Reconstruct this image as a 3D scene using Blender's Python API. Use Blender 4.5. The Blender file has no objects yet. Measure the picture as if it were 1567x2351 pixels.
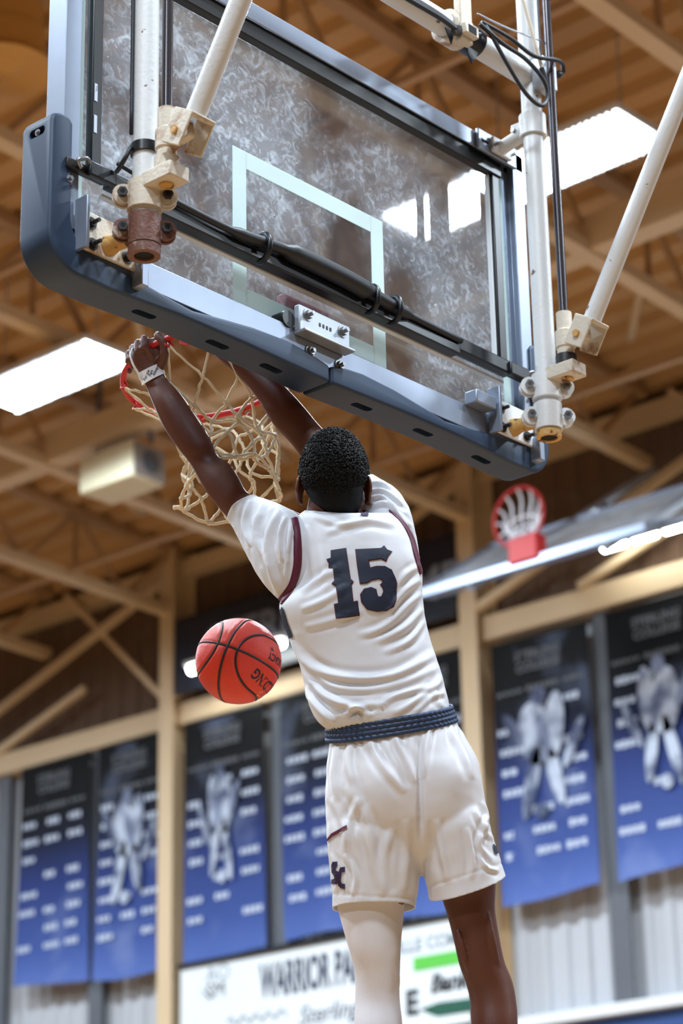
import bpy, bmesh, math, random
import numpy as np
from mathutils import Vector, Matrix
from mathutils.bvhtree import BVHTree
from mathutils.geometry import tessellate_polygon

random.seed(7); rng = np.random.default_rng(7)
scene = bpy.context.scene
col = scene.collection

# ------------------------------------------------------------------ camera
W, H = 1567.0, 2351.0
CAM = np.array([-4.39333, -3.98991, 0.23909])
YAW, PITCH, ROLL, FPX = 0.847111, 0.362577, -0.020166, 5551.0
Fv = np.array([math.sin(YAW)*math.cos(PITCH), math.cos(YAW)*math.cos(PITCH), math.sin(PITCH)])
R0 = np.cross(Fv, [0, 0, 1]); R0 /= np.linalg.norm(R0); U0 = np.cross(R0, Fv)
Rv = math.cos(ROLL)*R0 + math.sin(ROLL)*U0
Uv = -math.sin(ROLL)*R0 + math.cos(ROLL)*U0
cam_d = bpy.data.cameras.new('camera'); cam = bpy.data.objects.new('camera', cam_d); col.objects.link(cam)
cam.matrix_world = Matrix(((Rv[0], Uv[0], -Fv[0], CAM[0]), (Rv[1], Uv[1], -Fv[1], CAM[1]), (Rv[2], Uv[2], -Fv[2], CAM[2]), (0, 0, 0, 1)))
cam_d.sensor_fit = 'VERTICAL'; cam_d.sensor_height = 36.0; cam_d.sensor_width = 24.0
cam_d.lens = 36.0*FPX/H
cam_d.dof.use_dof = True; cam_d.dof.focus_distance = 6.35; cam_d.dof.aperture_fstop = 2.7
cam_d.clip_start = 0.05; cam_d.clip_end = 200
scene.camera = cam

# ------------------------------------------------------------------ world, exposure
wd = bpy.data.worlds.new('gym_air'); scene.world = wd; wd.use_nodes = True
wd.node_tree.nodes['Background'].inputs[0].default_value = (0.9, 0.85, 0.8, 1)
wd.node_tree.nodes['Background'].inputs[1].default_value = 0.3
vs = scene.view_settings
vs.view_transform = 'Standard'; vs.look = 'None'; vs.gamma = 1.0; vs.use_curve_mapping = False
vs.exposure = 0.05
cy = scene.cycles
cy.max_bounces = 6; cy.diffuse_bounces = 3; cy.glossy_bounces = 2; cy.transparent_max_bounces = 10; cy.adaptive_threshold = 0.06; cy.light_sampling_threshold = 0.03; cy.sample_clamp_indirect = 6.0; cy.caustics_reflective = False; cy.caustics_refractive = False
LAMP = 215.0           # brightness of the LED high-bay panels

def at(x, y, d):
    return CAM + (Fv + Rv*(x-W/2)/FPX - Uv*(y-H/2)/FPX)*d
def _ray(x, y): return Fv + Rv*(x-W/2)/FPX - Uv*(y-H/2)/FPX
def onX(x, y, X): d = _ray(x, y); return CAM + d*(X-CAM[0])/d[0]
def onY(x, y, Y): d = _ray(x, y); return CAM + d*(Y-CAM[1])/d[1]
def onZ(x, y, Z): d = _ray(x, y); return CAM + d*(Z-CAM[2])/d[2]
def pix(P):
    q = np.asarray(P) - CAM; z = q@Fv
    return W/2 + FPX*(q@Rv)/z, H/2 - FPX*(q@Uv)/z

# ------------------------------------------------------------------ helpers
def lin(c):
    return tuple(((v/255/12.92) if v/255 <= 0.04045 else ((v/255+0.055)/1.055)**2.4) for v in c)
MATS = {}
def mat(name, rgb, rough=0.5, metal=0.0, var=0.08, scale=6.0, bump=0.0, bscale=60.0, rgb2=None, spec=0.5, emit=None, sheen=0.0, sss=0.0, coords='Object', thr=None):
    m = bpy.data.materials.new(name); m.use_nodes = True; nt = m.node_tree; N = nt.nodes; L = nt.links
    b = N['Principled BSDF']
    b.inputs['Roughness'].default_value = rough; b.inputs['Metallic'].default_value = metal
    b.inputs['Specular IOR Level'].default_value = spec
    if sheen: b.inputs['Sheen Weight'].default_value = sheen
    if sss:
        b.inputs['Subsurface Weight'].default_value = sss; b.inputs['Subsurface Scale'].default_value = 0.01
        b.inputs['Subsurface Radius'].default_value = (1.0, 0.35, 0.2)
    c = lin(rgb)
    tc = N.new('ShaderNodeTexCoord')
    nz = N.new('ShaderNodeTexNoise'); nz.inputs['Scale'].default_value = scale; nz.inputs['Detail'].default_value = 5
    L.new(tc.outputs[coords], nz.inputs['Vector'])
    mx = N.new('ShaderNodeMix'); mx.data_type = 'RGBA'
    if rgb2 is None:
        mx.inputs[6].default_value = tuple(v*(1-var) for v in c)+(1,)
        mx.inputs[7].default_value = tuple(min(1, v*(1+var)) for v in c)+(1,)
        L.new(nz.outputs['Fac'], mx.inputs[0])
    else:
        mx.inputs[6].default_value = c+(1,); mx.inputs[7].default_value = lin(rgb2)+(1,)
        rp = N.new('ShaderNodeValToRGB'); t = thr or (0.5, 0.6)
        rp.color_ramp.elements[0].position = t[0]; rp.color_ramp.elements[1].position = t[1]
        L.new(nz.outputs['Fac'], rp.inputs[0]); L.new(rp.outputs[0], mx.inputs[0])
    L.new(mx.outputs[2], b.inputs['Base Color'])
    if bump:
        n2 = N.new('ShaderNodeTexNoise'); n2.inputs['Scale'].default_value = bscale; n2.inputs['Detail'].default_value = 6
        L.new(tc.outputs[coords], n2.inputs['Vector'])
        bp = N.new('ShaderNodeBump'); bp.inputs['Strength'].default_value = bump; bp.inputs['Distance'].default_value = 0.01
        L.new(n2.outputs['Fac'], bp.inputs['Height']); L.new(bp.outputs[0], b.inputs['Normal'])
    if emit:
        b.inputs['Emission Color'].default_value = emit[0]+(1,); b.inputs['Emission Strength'].default_value = emit[1]
    MATS[name] = m
    return m

def nrm(v): v = np.asarray(v, float); return v/(np.linalg.norm(v)+1e-12)
class MB:
    def __init__(s): s.v = []; s.f = []
    def add(s, vs, fs):
        o = len(s.v); s.v += [tuple(map(float, q)) for q in vs]; s.f += [tuple(o+i for i in f) for f in fs]; return s
    def box(s, lo, hi):
        (a, b, c), (d, e, f) = lo, hi
        return s.add([(a,b,c),(d,b,c),(d,e,c),(a,e,c),(a,b,f),(d,b,f),(d,e,f),(a,e,f)],
                     [(0,3,2,1),(4,5,6,7),(0,1,5,4),(1,2,6,5),(2,3,7,6),(3,0,4,7)])
    def obox(s, c, ax, ay, az):
        c, ax, ay, az = map(np.asarray, (c, ax, ay, az))
        vs = [c+i*ax+j*ay+k*az for k in (-1, 1) for i, j in ((-1,-1),(1,-1),(1,1),(-1,1))]
        return s.add(vs, [(0,3,2,1),(4,5,6,7),(0,1,5,4),(1,2,6,5),(2,3,7,6),(3,0,4,7)])
    def bar(s, p, q, w, h, up=(0,0,1)):
        p, q = np.asarray(p, float), np.asarray(q, float); d = nrm(q-p); up = np.asarray(up, float)
        if abs(d@up) > .98: up = np.array([1., 0, 0])
        a = nrm(np.cross(d, up)); b = np.cross(a, d)
        return s.obox((p+q)/2, (q-p)/2, a*w/2, b*h/2)
    def loft(s, rings, caps=True, closed=False):
        n = len(rings[0]); o = len(s.v)
        for r in rings: s.v += [tuple(map(float, q)) for q in r]
        m = len(rings)
        for i in range(m-1 if not closed else m):
            a, b = o+i*n, o+((i+1) % m)*n
            for j in range(n): k = (j+1) % n; s.f.append((a+j, a+k, b+k, b+j))
        if caps and not closed:
            s.f.append(tuple(o+j for j in reversed(range(n)))); s.f.append(tuple(o+(m-1)*n+j for j in range(n)))
        return s
    def tube(s, path, r, n=10, caps=True, closed=False, flat=1.0):
        P = [np.asarray(p, float) for p in path]; m = len(P)
        rr = [r]*m if np.isscalar(r) else list(r)
        T = []
        for i in range(m):
            if closed: t = P[(i+1) % m]-P[i-1]
            else: t = P[min(i+1, m-1)]-P[max(i-1, 0)]
            T.append(nrm(t))
        a = np.array([0, 0, 1.]) if abs(T[0][2]) < .9 else np.array([1., 0, 0])
        u = nrm(np.cross(T[0], a)); rings = []
        for i in range(m):
            u = nrm(u-(u@T[i])*T[i]); w = np.cross(T[i], u)
            rings.append([P[i]+rr[i]*(math.cos(2*math.pi*j/n)*u+flat*math.sin(2*math.pi*j/n)*w) for j in range(n)])
        return s.loft(rings, caps, closed)
    def cyl(s, p, q, r, n=16, r2=None): return s.tube([p, q], [r, r if r2 is None else r2], n)
    def pipe(s, p, q, r, ri, n=24):     # hollow pipe with open end faces
        p, q = np.asarray(p, float), np.asarray(q, float); d = nrm(q-p)
        a = nrm(np.cross(d, [0, 0, 1.] if abs(d[2]) < .9 else [1., 0, 0])); b = np.cross(d, a)
        c = lambda o, rad: [o+rad*(math.cos(2*math.pi*j/n)*a+math.sin(2*math.pi*j/n)*b) for j in range(n)]
        return s.loft([c(p, ri), c(p, r), c(q, r), c(q, ri)], caps=False, closed=True)
    def hexbolt(s, p, d, r=.012, h=.01, shank=.02):
        p = np.asarray(p, float); d = nrm(d)
        s.cyl(p, p+d*h*.25, r*1.5, 16); s.cyl(p, p+d*h, r, 6); s.cyl(p, p+d*shank, r*.5, 10); return s
    def sphere(s, c, r, n=12, m=8):
        c = np.asarray(c, float); r = np.ones(3)*r
        rings = [[c+r*np.array([math.sin(t)*math.cos(2*math.pi*j/n), math.sin(t)*math.sin(2*math.pi*j/n), math.cos(t)]) for j in range(n)]
                 for t in np.linspace(.05, math.pi-.05, m)]
        return s.loft(rings)
    def prism(s, poly, axis_o, ex, ey, ez):    # polygon in (ex,ey) extruded along ez
        ex, ey, ez, o = map(np.asarray, (ex, ey, ez, axis_o))
        a = [o+p[0]*ex+p[1]*ey for p in poly]; b = [q+ez for q in a]; n = len(a); k = len(s.v)
        s.v += [tuple(map(float, q)) for q in a+b]
        s.f.append(tuple(k+j for j in reversed(range(n)))); s.f.append(tuple(k+n+j for j in range(n)))
        for j in range(n): i = (j+1) % n; s.f.append((k+j, k+i, k+n+i, k+n+j))
        return s
    def mesh(s, name):
        me = bpy.data.meshes.new(name); me.from_pydata(s.v, [], s.f); me.update()
        bm = bmesh.new(); bm.from_mesh(me); bmesh.ops.recalc_face_normals(bm, faces=bm.faces); bm.to_mesh(me); bm.free()
        return me

def link(name, me, m=None, parent=None, smooth=False):
    o = bpy.data.objects.new(name, me); col.objects.link(o)
    if m is not None and me is not None:
        me.materials.clear(); me.materials.append(m)
    if parent is not None: o.parent = parent
    if smooth and me is not None:
        me.polygons.foreach_set('use_smooth', [True]*len(me.polygons))
        if smooth == 'auto':
            try: me.set_sharp_from_angle(angle=math.radians(38))
            except Exception: pass
    return o
def obj(name, mb, m, parent=None, smooth=False, bevel=0.0, seg=2):
    o = link(name, mb.mesh(name), m, parent, smooth)
    if bevel:
        b = o.modifiers.new('bevel', 'BEVEL'); b.width = bevel; b.segments = seg; b.limit_method = 'ANGLE'; b.angle_limit = math.radians(40)
        b.harden_normals = False
        o.data.polygons.foreach_set('use_smooth', [True]*len(o.data.polygons))
        try: o.data.set_sharp_from_angle(angle=math.radians(40))
        except Exception: pass
    return o
def tag(o, label, cat, group=None, kind=None):
    o['label'] = label; o['category'] = cat
    if group: o['group'] = group
    if kind: o['kind'] = kind
    return o
def empty(name, loc=(0, 0, 0)):
    o = bpy.data.objects.new(name, None); col.objects.link(o); o.empty_display_size = .05
    return o        # children are given in world coordinates, so the empty keeps the identity transform
def thing(name, label, cat, group=None): return tag(empty(name), label, cat, group)
def struct(name, mb, m, smooth=False):
    o = obj(name, mb, m, None, smooth); o['kind'] = 'structure'; return o
def spline(pts, n=8, closed=False):
    P = [np.asarray(p, float) for p in pts]; m = len(P); out = []
    rngi = range(m if closed else m-1)
    for i in rngi:
        if closed: p0, p1, p2, p3 = P[i-1], P[i], P[(i+1) % m], P[(i+2) % m]
        else: p0, p1, p2, p3 = P[max(i-1, 0)], P[i], P[i+1], P[min(i+2, m-1)]
        for t in np.arange(n)/n:
            out.append(.5*((2*p1)+(-p0+p2)*t+(2*p0-5*p1+4*p2-p3)*t*t+(-p0+3*p1-3*p2+p3)*t**3))
    if not closed: out.append(P[-1])
    return out
def text_mesh(txt, size, bold=0.0, extrude=0.0, width=1.0, align='CENTER', shear=0.0, res=3):
    cu = bpy.data.curves.new('lettering', 'FONT'); cu.body = txt; cu.size = size; cu.offset = bold; cu.extrude = extrude
    cu.align_x = align; cu.align_y = 'CENTER'; cu.resolution_u = res; cu.shear = shear; cu.space_line = .9
    o = bpy.data.objects.new('lettering', cu); col.objects.link(o)
    dg = bpy.context.evaluated_depsgraph_get(); me = bpy.data.meshes.new_from_object(o.evaluated_get(dg))
    bpy.data.objects.remove(o); bpy.data.curves.remove(cu)
    v = np.empty(len(me.vertices)*3); me.vertices.foreach_get('co', v); v = v.reshape(-1, 3); v[:, 0] *= width
    me.vertices.foreach_set('co', v.ravel()); me.materials.clear()
    return me
def verts(me):
    v = np.empty(len(me.vertices)*3); me.vertices.foreach_get('co', v); return v.reshape(-1, 3)
def setverts(me, v): me.vertices.foreach_set('co', np.ascontiguousarray(v, dtype=np.float32).ravel()); me.update()
def place_text(name, txt, size, o, ex, ey, m, parent, **k):
    me = text_mesh(txt, size, **k); v = verts(me); o, ex, ey = map(np.asarray, (o, nrm(ex), nrm(ey))); ez = np.cross(ex, ey)
    setverts(me, o+v[:, :1]*ex+v[:, 1:2]*ey+v[:, 2:3]*ez)
    return link(name, me, m, parent)
def evaluated(o, mods):
    for t, kw in mods:
        md = o.modifiers.new(t, t)
        for a, b in kw.items(): setattr(md, a, b)
    dg = bpy.context.evaluated_depsgraph_get(); me = bpy.data.meshes.new_from_object(o.evaluated_get(dg))
    return me
def union(mbs, voxel, smooth=6, name='blend'):
    big = MB()
    for mb in mbs: big.add(mb.v, mb.f)
    o = link(name, big.mesh(name))
    me = evaluated(o, [('REMESH', dict(mode='VOXEL', voxel_size=voxel)), ('SMOOTH', dict(factor=.5, iterations=smooth))])
    old = o.data; bpy.data.objects.remove(o); bpy.data.meshes.remove(old); me.materials.clear()
    return me
def cut(o, cutters):
    """bake boolean differences and remove the cutters"""
    for c in cutters:
        md = o.modifiers.new('cut', 'BOOLEAN'); md.operation = 'DIFFERENCE'; md.object = c; md.solver = 'EXACT'
    dg = bpy.context.evaluated_depsgraph_get(); me = bpy.data.meshes.new_from_object(o.evaluated_get(dg))
    o.modifiers.clear(); o.data = me
    for c in cutters: bpy.data.objects.remove(c)

# ------------------------------------------------------------------ materials
M_deck = mat('painted_deck', (200, 158, 108), .6, var=.1, scale=.8)
M_steel = mat('cream_steel', (214, 188, 152), .5, var=.08, scale=2)
M_joist = mat('tan_joist', (176, 140, 102), .6, var=.12, scale=2)
M_wall = mat('grey_siding', (186, 188, 194), .5, var=.05, scale=1.5)
M_wallup = mat('shaded_brown_siding', (104, 80, 63), .8, var=.15, scale=1.0)  # dark brown puts the upper wall's lack of direct light into its colour
M_floor = mat('maple_floor', (158, 126, 92), .3, var=.12, scale=3)
M_pale = mat('pale_wall', (104, 98, 94), .8, var=.05)
M_darkcol = mat('dark_grey_or_shaded_steel', (92, 96, 104), .5, var=.12, scale=4)
M_lamp = mat('led_diffuser', (255, 255, 255), .5, emit=((.76, .89, 1.0), LAMP))
M_lamp2 = mat('led_strip', (255, 255, 255), .5, emit=((.93, 1.0, .97), 22.0))
M_white = mat('white_enamel', (228, 230, 232), .4, var=.03)
M_pad = mat('slate_vinyl', (36, 56, 82), .55, var=.06, scale=14, bump=.06, bscale=500)
M_recess_shade = mat('recess_shade', (10, 10, 12), .9)  # near-black fill standing in for the shade inside holes, slots and bores
M_alu = mat('brushed_aluminium', (150, 160, 178), .38, metal=.55, var=.06, scale=20)
M_zinc = mat('zinc_plate', (176, 182, 192), .4, metal=.6, rgb2=(66, 66, 72), scale=30, thr=(.68, .74))
M_post = mat('chipped_white_paint', (226, 227, 228), .38, rgb2=(118, 96, 80), scale=34, thr=(.70, .73), bump=.12, bscale=80)
M_rust = mat('rusty_cast_clamp', (112, 72, 58), .6, rgb2=(196, 180, 170), scale=22, thr=(.58, .68), bump=.3, bscale=120)
M_cream = mat('stained_cream_casting', (216, 204, 186), .5, rgb2=(150, 104, 60), scale=15, thr=(.54, .68), bump=.2, bscale=90)
M_yell = mat('flaking_yellow_stub', (206, 160, 92), .6, rgb2=(104, 66, 30), scale=36, thr=(.56, .62), bump=.4, bscale=100)
M_black = mat('black_plastic', (14, 17, 22), .35, var=.2, scale=30)
M_cable = mat('black_rubber_cable', (30, 32, 38), .5)
M_bolt = mat('steel_bolt', (150, 152, 156), .35, metal=.8, var=.2, scale=60)
M_dbolt = mat('dark_bolt', (58, 56, 56), .4, metal=.6)
M_smoke = mat('dark_steel_rod', (70, 66, 70), .25, metal=.7, var=.1)
M_stripe = mat('white_glass_paint', (235, 248, 246), .5, var=.02)
_n = M_stripe.node_tree; _t = _n.nodes.new('ShaderNodeBsdfTranslucent'); _t.inputs[0].default_value = (.86, .97, .95, 1); _m = _n.nodes.new('ShaderNodeMixShader'); _m.inputs[0].default_value = .45
_n.links.new(_n.nodes['Principled BSDF'].outputs[0], _m.inputs[1]); _n.links.new(_t.outputs[0], _m.inputs[2]); _n.links.new(_m.outputs[0], _n.nodes['Material Output'].inputs[0])
M_rim = mat('red_rim_paint', (190, 26, 26), .5, var=.08, scale=20)
M_net = mat('cream_nylon_cord', (226, 210, 180), .7, var=.1, scale=40, bump=.2, bscale=400)
M_skin = mat('dark_brown_skin', (92, 50, 34), .46, var=.12, scale=18, bump=.05, bscale=250)
M_hair = mat('black_hair', (3, 3, 4), .6, var=.3, scale=90, bump=.4, bscale=300, spec=.2)
M_curl = mat('glossy_black_curls', (2, 2, 3), .42, var=.3, scale=90, spec=.28)
M_jersey = mat('white_jersey_cloth', (222, 224, 232), .55, var=.015, scale=6, bump=.07, bscale=26, sheen=.15)
M_shirt = mat('white_undershirt_cloth', (216, 219, 228), .6, var=.015, bump=.07, bscale=30, sheen=.15)
M_short = mat('white_satin_shorts', (224, 224, 230), .42, var=.015, scale=6, bump=.06, bscale=18, sheen=.2)
M_navy = mat('navy_cloth', (22, 34, 58), .6, var=.12, scale=60, bump=.1, bscale=300)
M_wband = mat('navy_elastic', (34, 56, 92), .5, var=.12, scale=60, bump=.1, bscale=300)
M_maroon = mat('maroon_piping', (88, 14, 46), .55, var=.1, scale=40)
M_purple = mat('purple_navy_print', (44, 26, 66), .55)
M_tight = mat('white_compression_knit', (226, 224, 230), .7, var=.02, bump=.05, bscale=200)
M_ball = mat('red_orange_ball_leather', (216, 50, 24), .42, var=.08, scale=30, bump=.25, bscale=420)
M_ballk = mat('black_ball_ink', (16, 12, 12), .5)
M_gold = mat('gold_print', (232, 150, 52), .4)
M_band = mat('white_wrist_tape', (235, 235, 240), .7)
M_ink = mat('dark_pen_ink', (18, 18, 24), .6)
M_shoe = mat('white_shoe', (220, 220, 224), .5)
M_lip = mat('lip_skin', (104, 52, 46), .4)
M_eyew = mat('eye_white', (225, 220, 214), .25)

# ------------------------------------------------------------------ the hall
XW = 11.0
YL = [4.35+1.8*k for k in range(-5, 9)]          # truss / post lines along the side wall
def deckz(x): return 8.12+.05*(XW-max(x, 0)) if x > 0 else 8.12+.05*XW-.05*(-x)
# floor
struct('floor', MB().box((-12, -15, -.1), (XW, 24, 0)), M_floor)
# side wall with real corrugation
def corrugated(y0, y1, z0, z1, x, pitch=.2, depth=.03):
    prof = []; y = y0
    while y < y1:
        prof += [(x, y), (x, y+pitch*.45), (x-depth, y+pitch*.55), (x-depth, y+pitch*.9)]; y += pitch
    prof.append((x, y1)); mb = MB(); n = len(prof)
    mb.v = [(a, b, z0) for a, b in prof]+[(a, b, z1) for a, b in prof]+[(x+.1, b, z0) for a, b in prof]+[(x+.1, b, z1) for a, b in prof]
    for i in range(n-1):
        mb.f += [(i, i+1, n+i+1, n+i), (2*n+i+1, 2*n+i, 3*n+i, 3*n+i+1)]
    return mb
wall = struct('wall_right', corrugated(-15, 24, 3.2, 6.4, XW), M_wall)
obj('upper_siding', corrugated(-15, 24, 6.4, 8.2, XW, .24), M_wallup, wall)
M_bluepad = mat('blue_wall_padding', (44, 74, 132), .5, var=.08)
lw = obj('wall_padding', MB().box((XW-.12, -15, 0), (XW+.1, 24, 3.14)), M_bluepad, wall)
obj('cap_rail', MB().box((XW-.2, -15, 3.14), (XW+.1, 24, 3.23)), M_white, wall, bevel=.01)
# columns: I sections standing on the main lines
def icol(y, w, dpt, x, m, name):
    mb = MB(); mb.box((x-dpt, y-w/2, 0), (x-dpt+.02, y+w/2, 8.1)); mb.box((x-.02, y-w/2, 0), (x, y+w/2, 8.1)); mb.box((x-dpt+.02, y-.012, 0), (x-.02, y+.012, 8.1))
    return obj(name, mb, m, wall)
for k, y in enumerate(YL):
    main = abs(((y-4.35)/3.6)-round((y-4.35)/3.6)) < .01
    if main: icol(y, .18, .30, XW-.02, M_steel, 'column')
gaps = [12.62, 10.28, 8.98, 6.70, 5.5, 14.0]
for y in gaps:
    mb = MB(); mb.box((XW-.16, y-.09, 3.2), (XW-.14, y+.09, 6.36)); mb.box((XW-.14, y-.012, 3.2), (XW-.03, y+.012, 6.36))
    obj('post', mb, M_darkcol, wall)  # the shadow these posts stand in is put into their dark grey
# long eave girt and eave strut
obj('girt', MB().box((XW-.22, -15, 6.36), (XW-.03, 24, 6.57)), M_steel, wall, bevel=.008)
obj('eave_strut', MB().box((XW-.18, -15, 7.84), (XW-.03, 24, 8.0)), M_steel, wall)
# diagonal bracing in the wall plane, one bay at a time
for k in range(-2, 5):
    y0 = 4.35+3.6*k; y1 = y0+3.6
    a = (XW-.26, y0+.1, 7.78); b = (XW-.26, y1-.9, 7.0); c = (XW-.30, y1, 6.58); d = (XW-.26, y1-.1, 7.8)
    obj('brace', MB().bar((XW-.28, y0+.05, 7.8), (XW-.28, y1-.05, 6.62), .06, .07), M_steel, wall)
    obj('brace', MB().bar((XW-.24, y0+.05, 6.60), (XW-.24, y0+1.5, 8.0), .05, .06), M_steel, wall)
    obj('brace', MB().bar((XW-.24, y1-1.1, 6.58), (XW-.24, y1-2.4, 6.98), .05, .07), M_steel, wall)
# other walls
struct('wall_back', MB().box((-12.1, -15.1, 0), (XW+.1, -15, 9.2)), M_pale)
struct('wall_front', MB().box((-12.1, 24, 0), (XW+.1, 24.1, 9.2)), M_pale)
struct('wall_left', MB().box((-12.1, -15, 0), (-12, 24, 9.2)), M_pale)
# roof: ribbed deck running along the court, trusses across
def rib_deck():
    prof = []; x = -12.0; pitch = .30
    while x < XW+.1:
        for f, dz in ((0, 0), (.5, 0), (.62, .075), (.88, .075)):
            xx = min(x+pitch*f, XW+.1); prof.append((xx, deckz(xx)+dz))
        x += pitch
    mb = MB(); n = len(prof); mb.v = [(a, -15, z) for a, z in prof]+[(a, 24, z) for a, z in prof]
    mb.f = [(i, n+i, n+i+1, i+1) for i in range(n-1)]
    n2 = len(mb.v); mb.v += [(-12, -15, 9.2), (XW+.1, -15, 9.2), (XW+.1, 24, 9.2), (-12, 24, 9.2)]; mb.f.append((n2, n2+1, n2+2, n2+3))
    return mb
ceil_ = struct('ceiling', rib_deck(), M_deck)
def truss(y, x0, x1, first=None):
    t = empty('roof_truss'); t.parent = ceil_
    zb = lambda x: 7.46+.03*(XW-x)
    zt = lambda x: deckz(x)-.05
    obj('bottom_chord', MB().bar((x0, y, zb(x0)), (x1, y, zb(x1)), .12, .09), M_steel, t)
    obj('top_chord', MB().bar((x0, y, zt(x0)), (x1, y, zt(x1)), .12, .08), M_joist, t)
    n = int((x1-x0)/.62); xs = np.linspace(x0+.05, x1-.05, n+1)
    for i in range(n):
        a, b = (zb, zt) if i % 2 == 0 else (zt, zb)
        obj('web_bar', MB().bar((xs[i], y, a(xs[i])), (xs[i+1], y, b(xs[i+1])), .04, .04), M_joist, t)
        if i % 2: obj('web_bar', MB().bar((xs[i], y, zb(xs[i])), (xs[i], y, zt(xs[i])), .035, .035), M_joist, t)
for y in YL:
    if y > 0: truss(y, 1.5, XW-.2)
# long box girder and bridging lines
obj('girder', MB().box((7.52, -15, 7.54), (7.70, 24, 7.80)), M_steel, ceil_, bevel=.01)
for x, z in ((9.4, 7.54), (5.2, 7.66), (3.0, 7.74)):
    obj('bridging_angle', MB().bar((x, -15, z), (x, 24, z), .06, .05), M_joist, ceil_)
for y in YL:      # diagonal kicker rods between truss line and girder
    if y > 1:
        obj('kicker_brace', MB().cyl((7.0, y, 7.55), (5.5, y-1.1, 8.3), .035, 8), M_steel, ceil_)
        obj('kicker_brace', MB().cyl((8.2, y, 7.55), (9.8, y+1.2, 8.05), .03, 8), M_steel, ceil_)

# ------------------------------------------------------------------ high-bay LED panels
def panel(x, y, z, label, group=None, sx=.44, sy=1.25):
    t = thing('light_panel', label, 'light', group)
    fr = MB(); a, b = sx/2, sy/2
    fr.box((x-a-.03, y-b-.03, z), (x+a+.03, y+b+.03, z+.05)); obj('housing', fr, M_white, t, bevel=.006)
    obj('diffuser', MB().add([(x-a, y-b, z-.006), (x+a, y-b, z-.006), (x+a, y+b, z-.006), (x-a, y+b, z-.006)], [(0, 3, 2, 1)]), M_lamp, t)
    n = 24; lv = MB()
    for i in range(n):
        yy = y-b+(i+.5)*sy/n; lv.box((x-a-.03, yy-.012, z-.03), (x-a, yy+.012, z-.002)); lv.box((x+a, yy-.012, z-.03), (x+a+.03, yy+.012, z-.002))
    obj('louvre', lv, M_white, t)['kind'] = 'stuff'
    for s in (-1, 1): obj('hanger', MB().cyl((x, y+s*b*.8, z+.05), (x, y+s*b*.8, deckz(x)), .006, 6), M_zinc, t)
    return t
ZP = 7.38
def pc(a, b): return (onZ(*a, ZP)+onZ(*b, ZP))/2
cL = pc((185, 780), (45, 943)); cR = pc((1385, 252), (1195, 470))
panel(cL[0], cL[1], ZP, 'glowing rectangular LED panel at the left edge beside the dunking hand', 'ceiling LED panels')
panel(cR[0], cR[1], ZP, 'glowing rectangular LED panel behind the right backboard pole', 'ceiling LED panels', .46, 1.15)
dy = cL[1]-cR[1]
for x, ys in ((cL[0], (-9.0, -4.17, cL[1]+dy, cL[1]+2*dy)), (1.5, (-1.9, 3.4, 8.4)), (-3.0, (-2.4, 3.4, 8.4)), (-7.5, (-2.4,))):
    for y in ys:
        panel(x, y, ZP if x > 1 else ZP+.1, 'white LED ceiling panel of the rows hanging outside the picture', 'ceiling LED panels out of view')

# sign lights on the wall: rows of short bright tubes
def strip(y0, y1, n, label):
    t = thing('strip_light', label, 'light', 'wall strip lights')
    z = 6.74; x = XW-.5
    obj('tray', MB().box((x-.05, y0, z+.03), (x+.05, y1, z+.07)), M_white, t)
    obj('arm', MB().bar((x, (y0+y1)/2, z+.06), (XW-.06, (y0+y1)/2, z+.06), .04, .03), M_white, t)
    L_ = (y1-y0)/n
    for i in range(n):
        a = y0+i*L_+.045; b = y0+(i+1)*L_-.045
        obj('tube_lamp', MB().tube(spline([(x, a, z), (x, a+.02, z), (x, b-.02, z), (x, b, z)], 3), [.024]+[.042]*8+[.024], 10), M_lamp2, t, smooth=True)
strip(4.1, 6.45, 8, 'row of bright tube lights below the stowed side basket')
strip(9.86, 11.08, 3, 'bright tube light peeking out behind the falling basketball')

# round ceiling diffuser, top left
def lathe(c, prof, n=40):
    mb = MB(); rings = [[(c[0]+.5*r*math.cos(2*math.pi*j/n), c[1]+.5*r*math.sin(2*math.pi*j/n), c[2]+.6*z) for j in range(n)] for r, z in prof]
    return mb.loft(rings, caps=True)
M_duct = mat('ochre_duct_paint', (206, 156, 82), .5, var=.1, scale=3)
dc = onZ(6, 160, 7.95)
dif = thing('air_diffuser', 'round ochre ceiling air diffuser with stepped rings, top left corner', 'diffuser')
obj('outer_cone', lathe(dc, [(.62, 0), (.60, .03), (.46, .10), (.44, .4), (.50, .4), (.52, .1), (.62, .01)]), M_duct, dif, smooth='auto')
obj('middle_ring', lathe(dc, [(.40, .02), (.40, .04), (.30, .12), (.29, .10), (.38, .02)]), M_duct, dif, smooth='auto')
obj('inner_disc', lathe(dc, [(.25, .0), (.20, -.03), (.02, -.05), (.02, .05), (.24, .05)]), M_duct, dif, smooth='auto')
obj('throat_shade', lathe(dc, [(.44, .14), (.02, .14), (.02, .16), (.44, .16)]), M_recess_shade, dif)
obj('drop_duct', lathe(dc, [(.47, .38), (.47, .72), (.44, .72), (.44, .38)]), M_duct, dif, smooth='auto')

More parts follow.
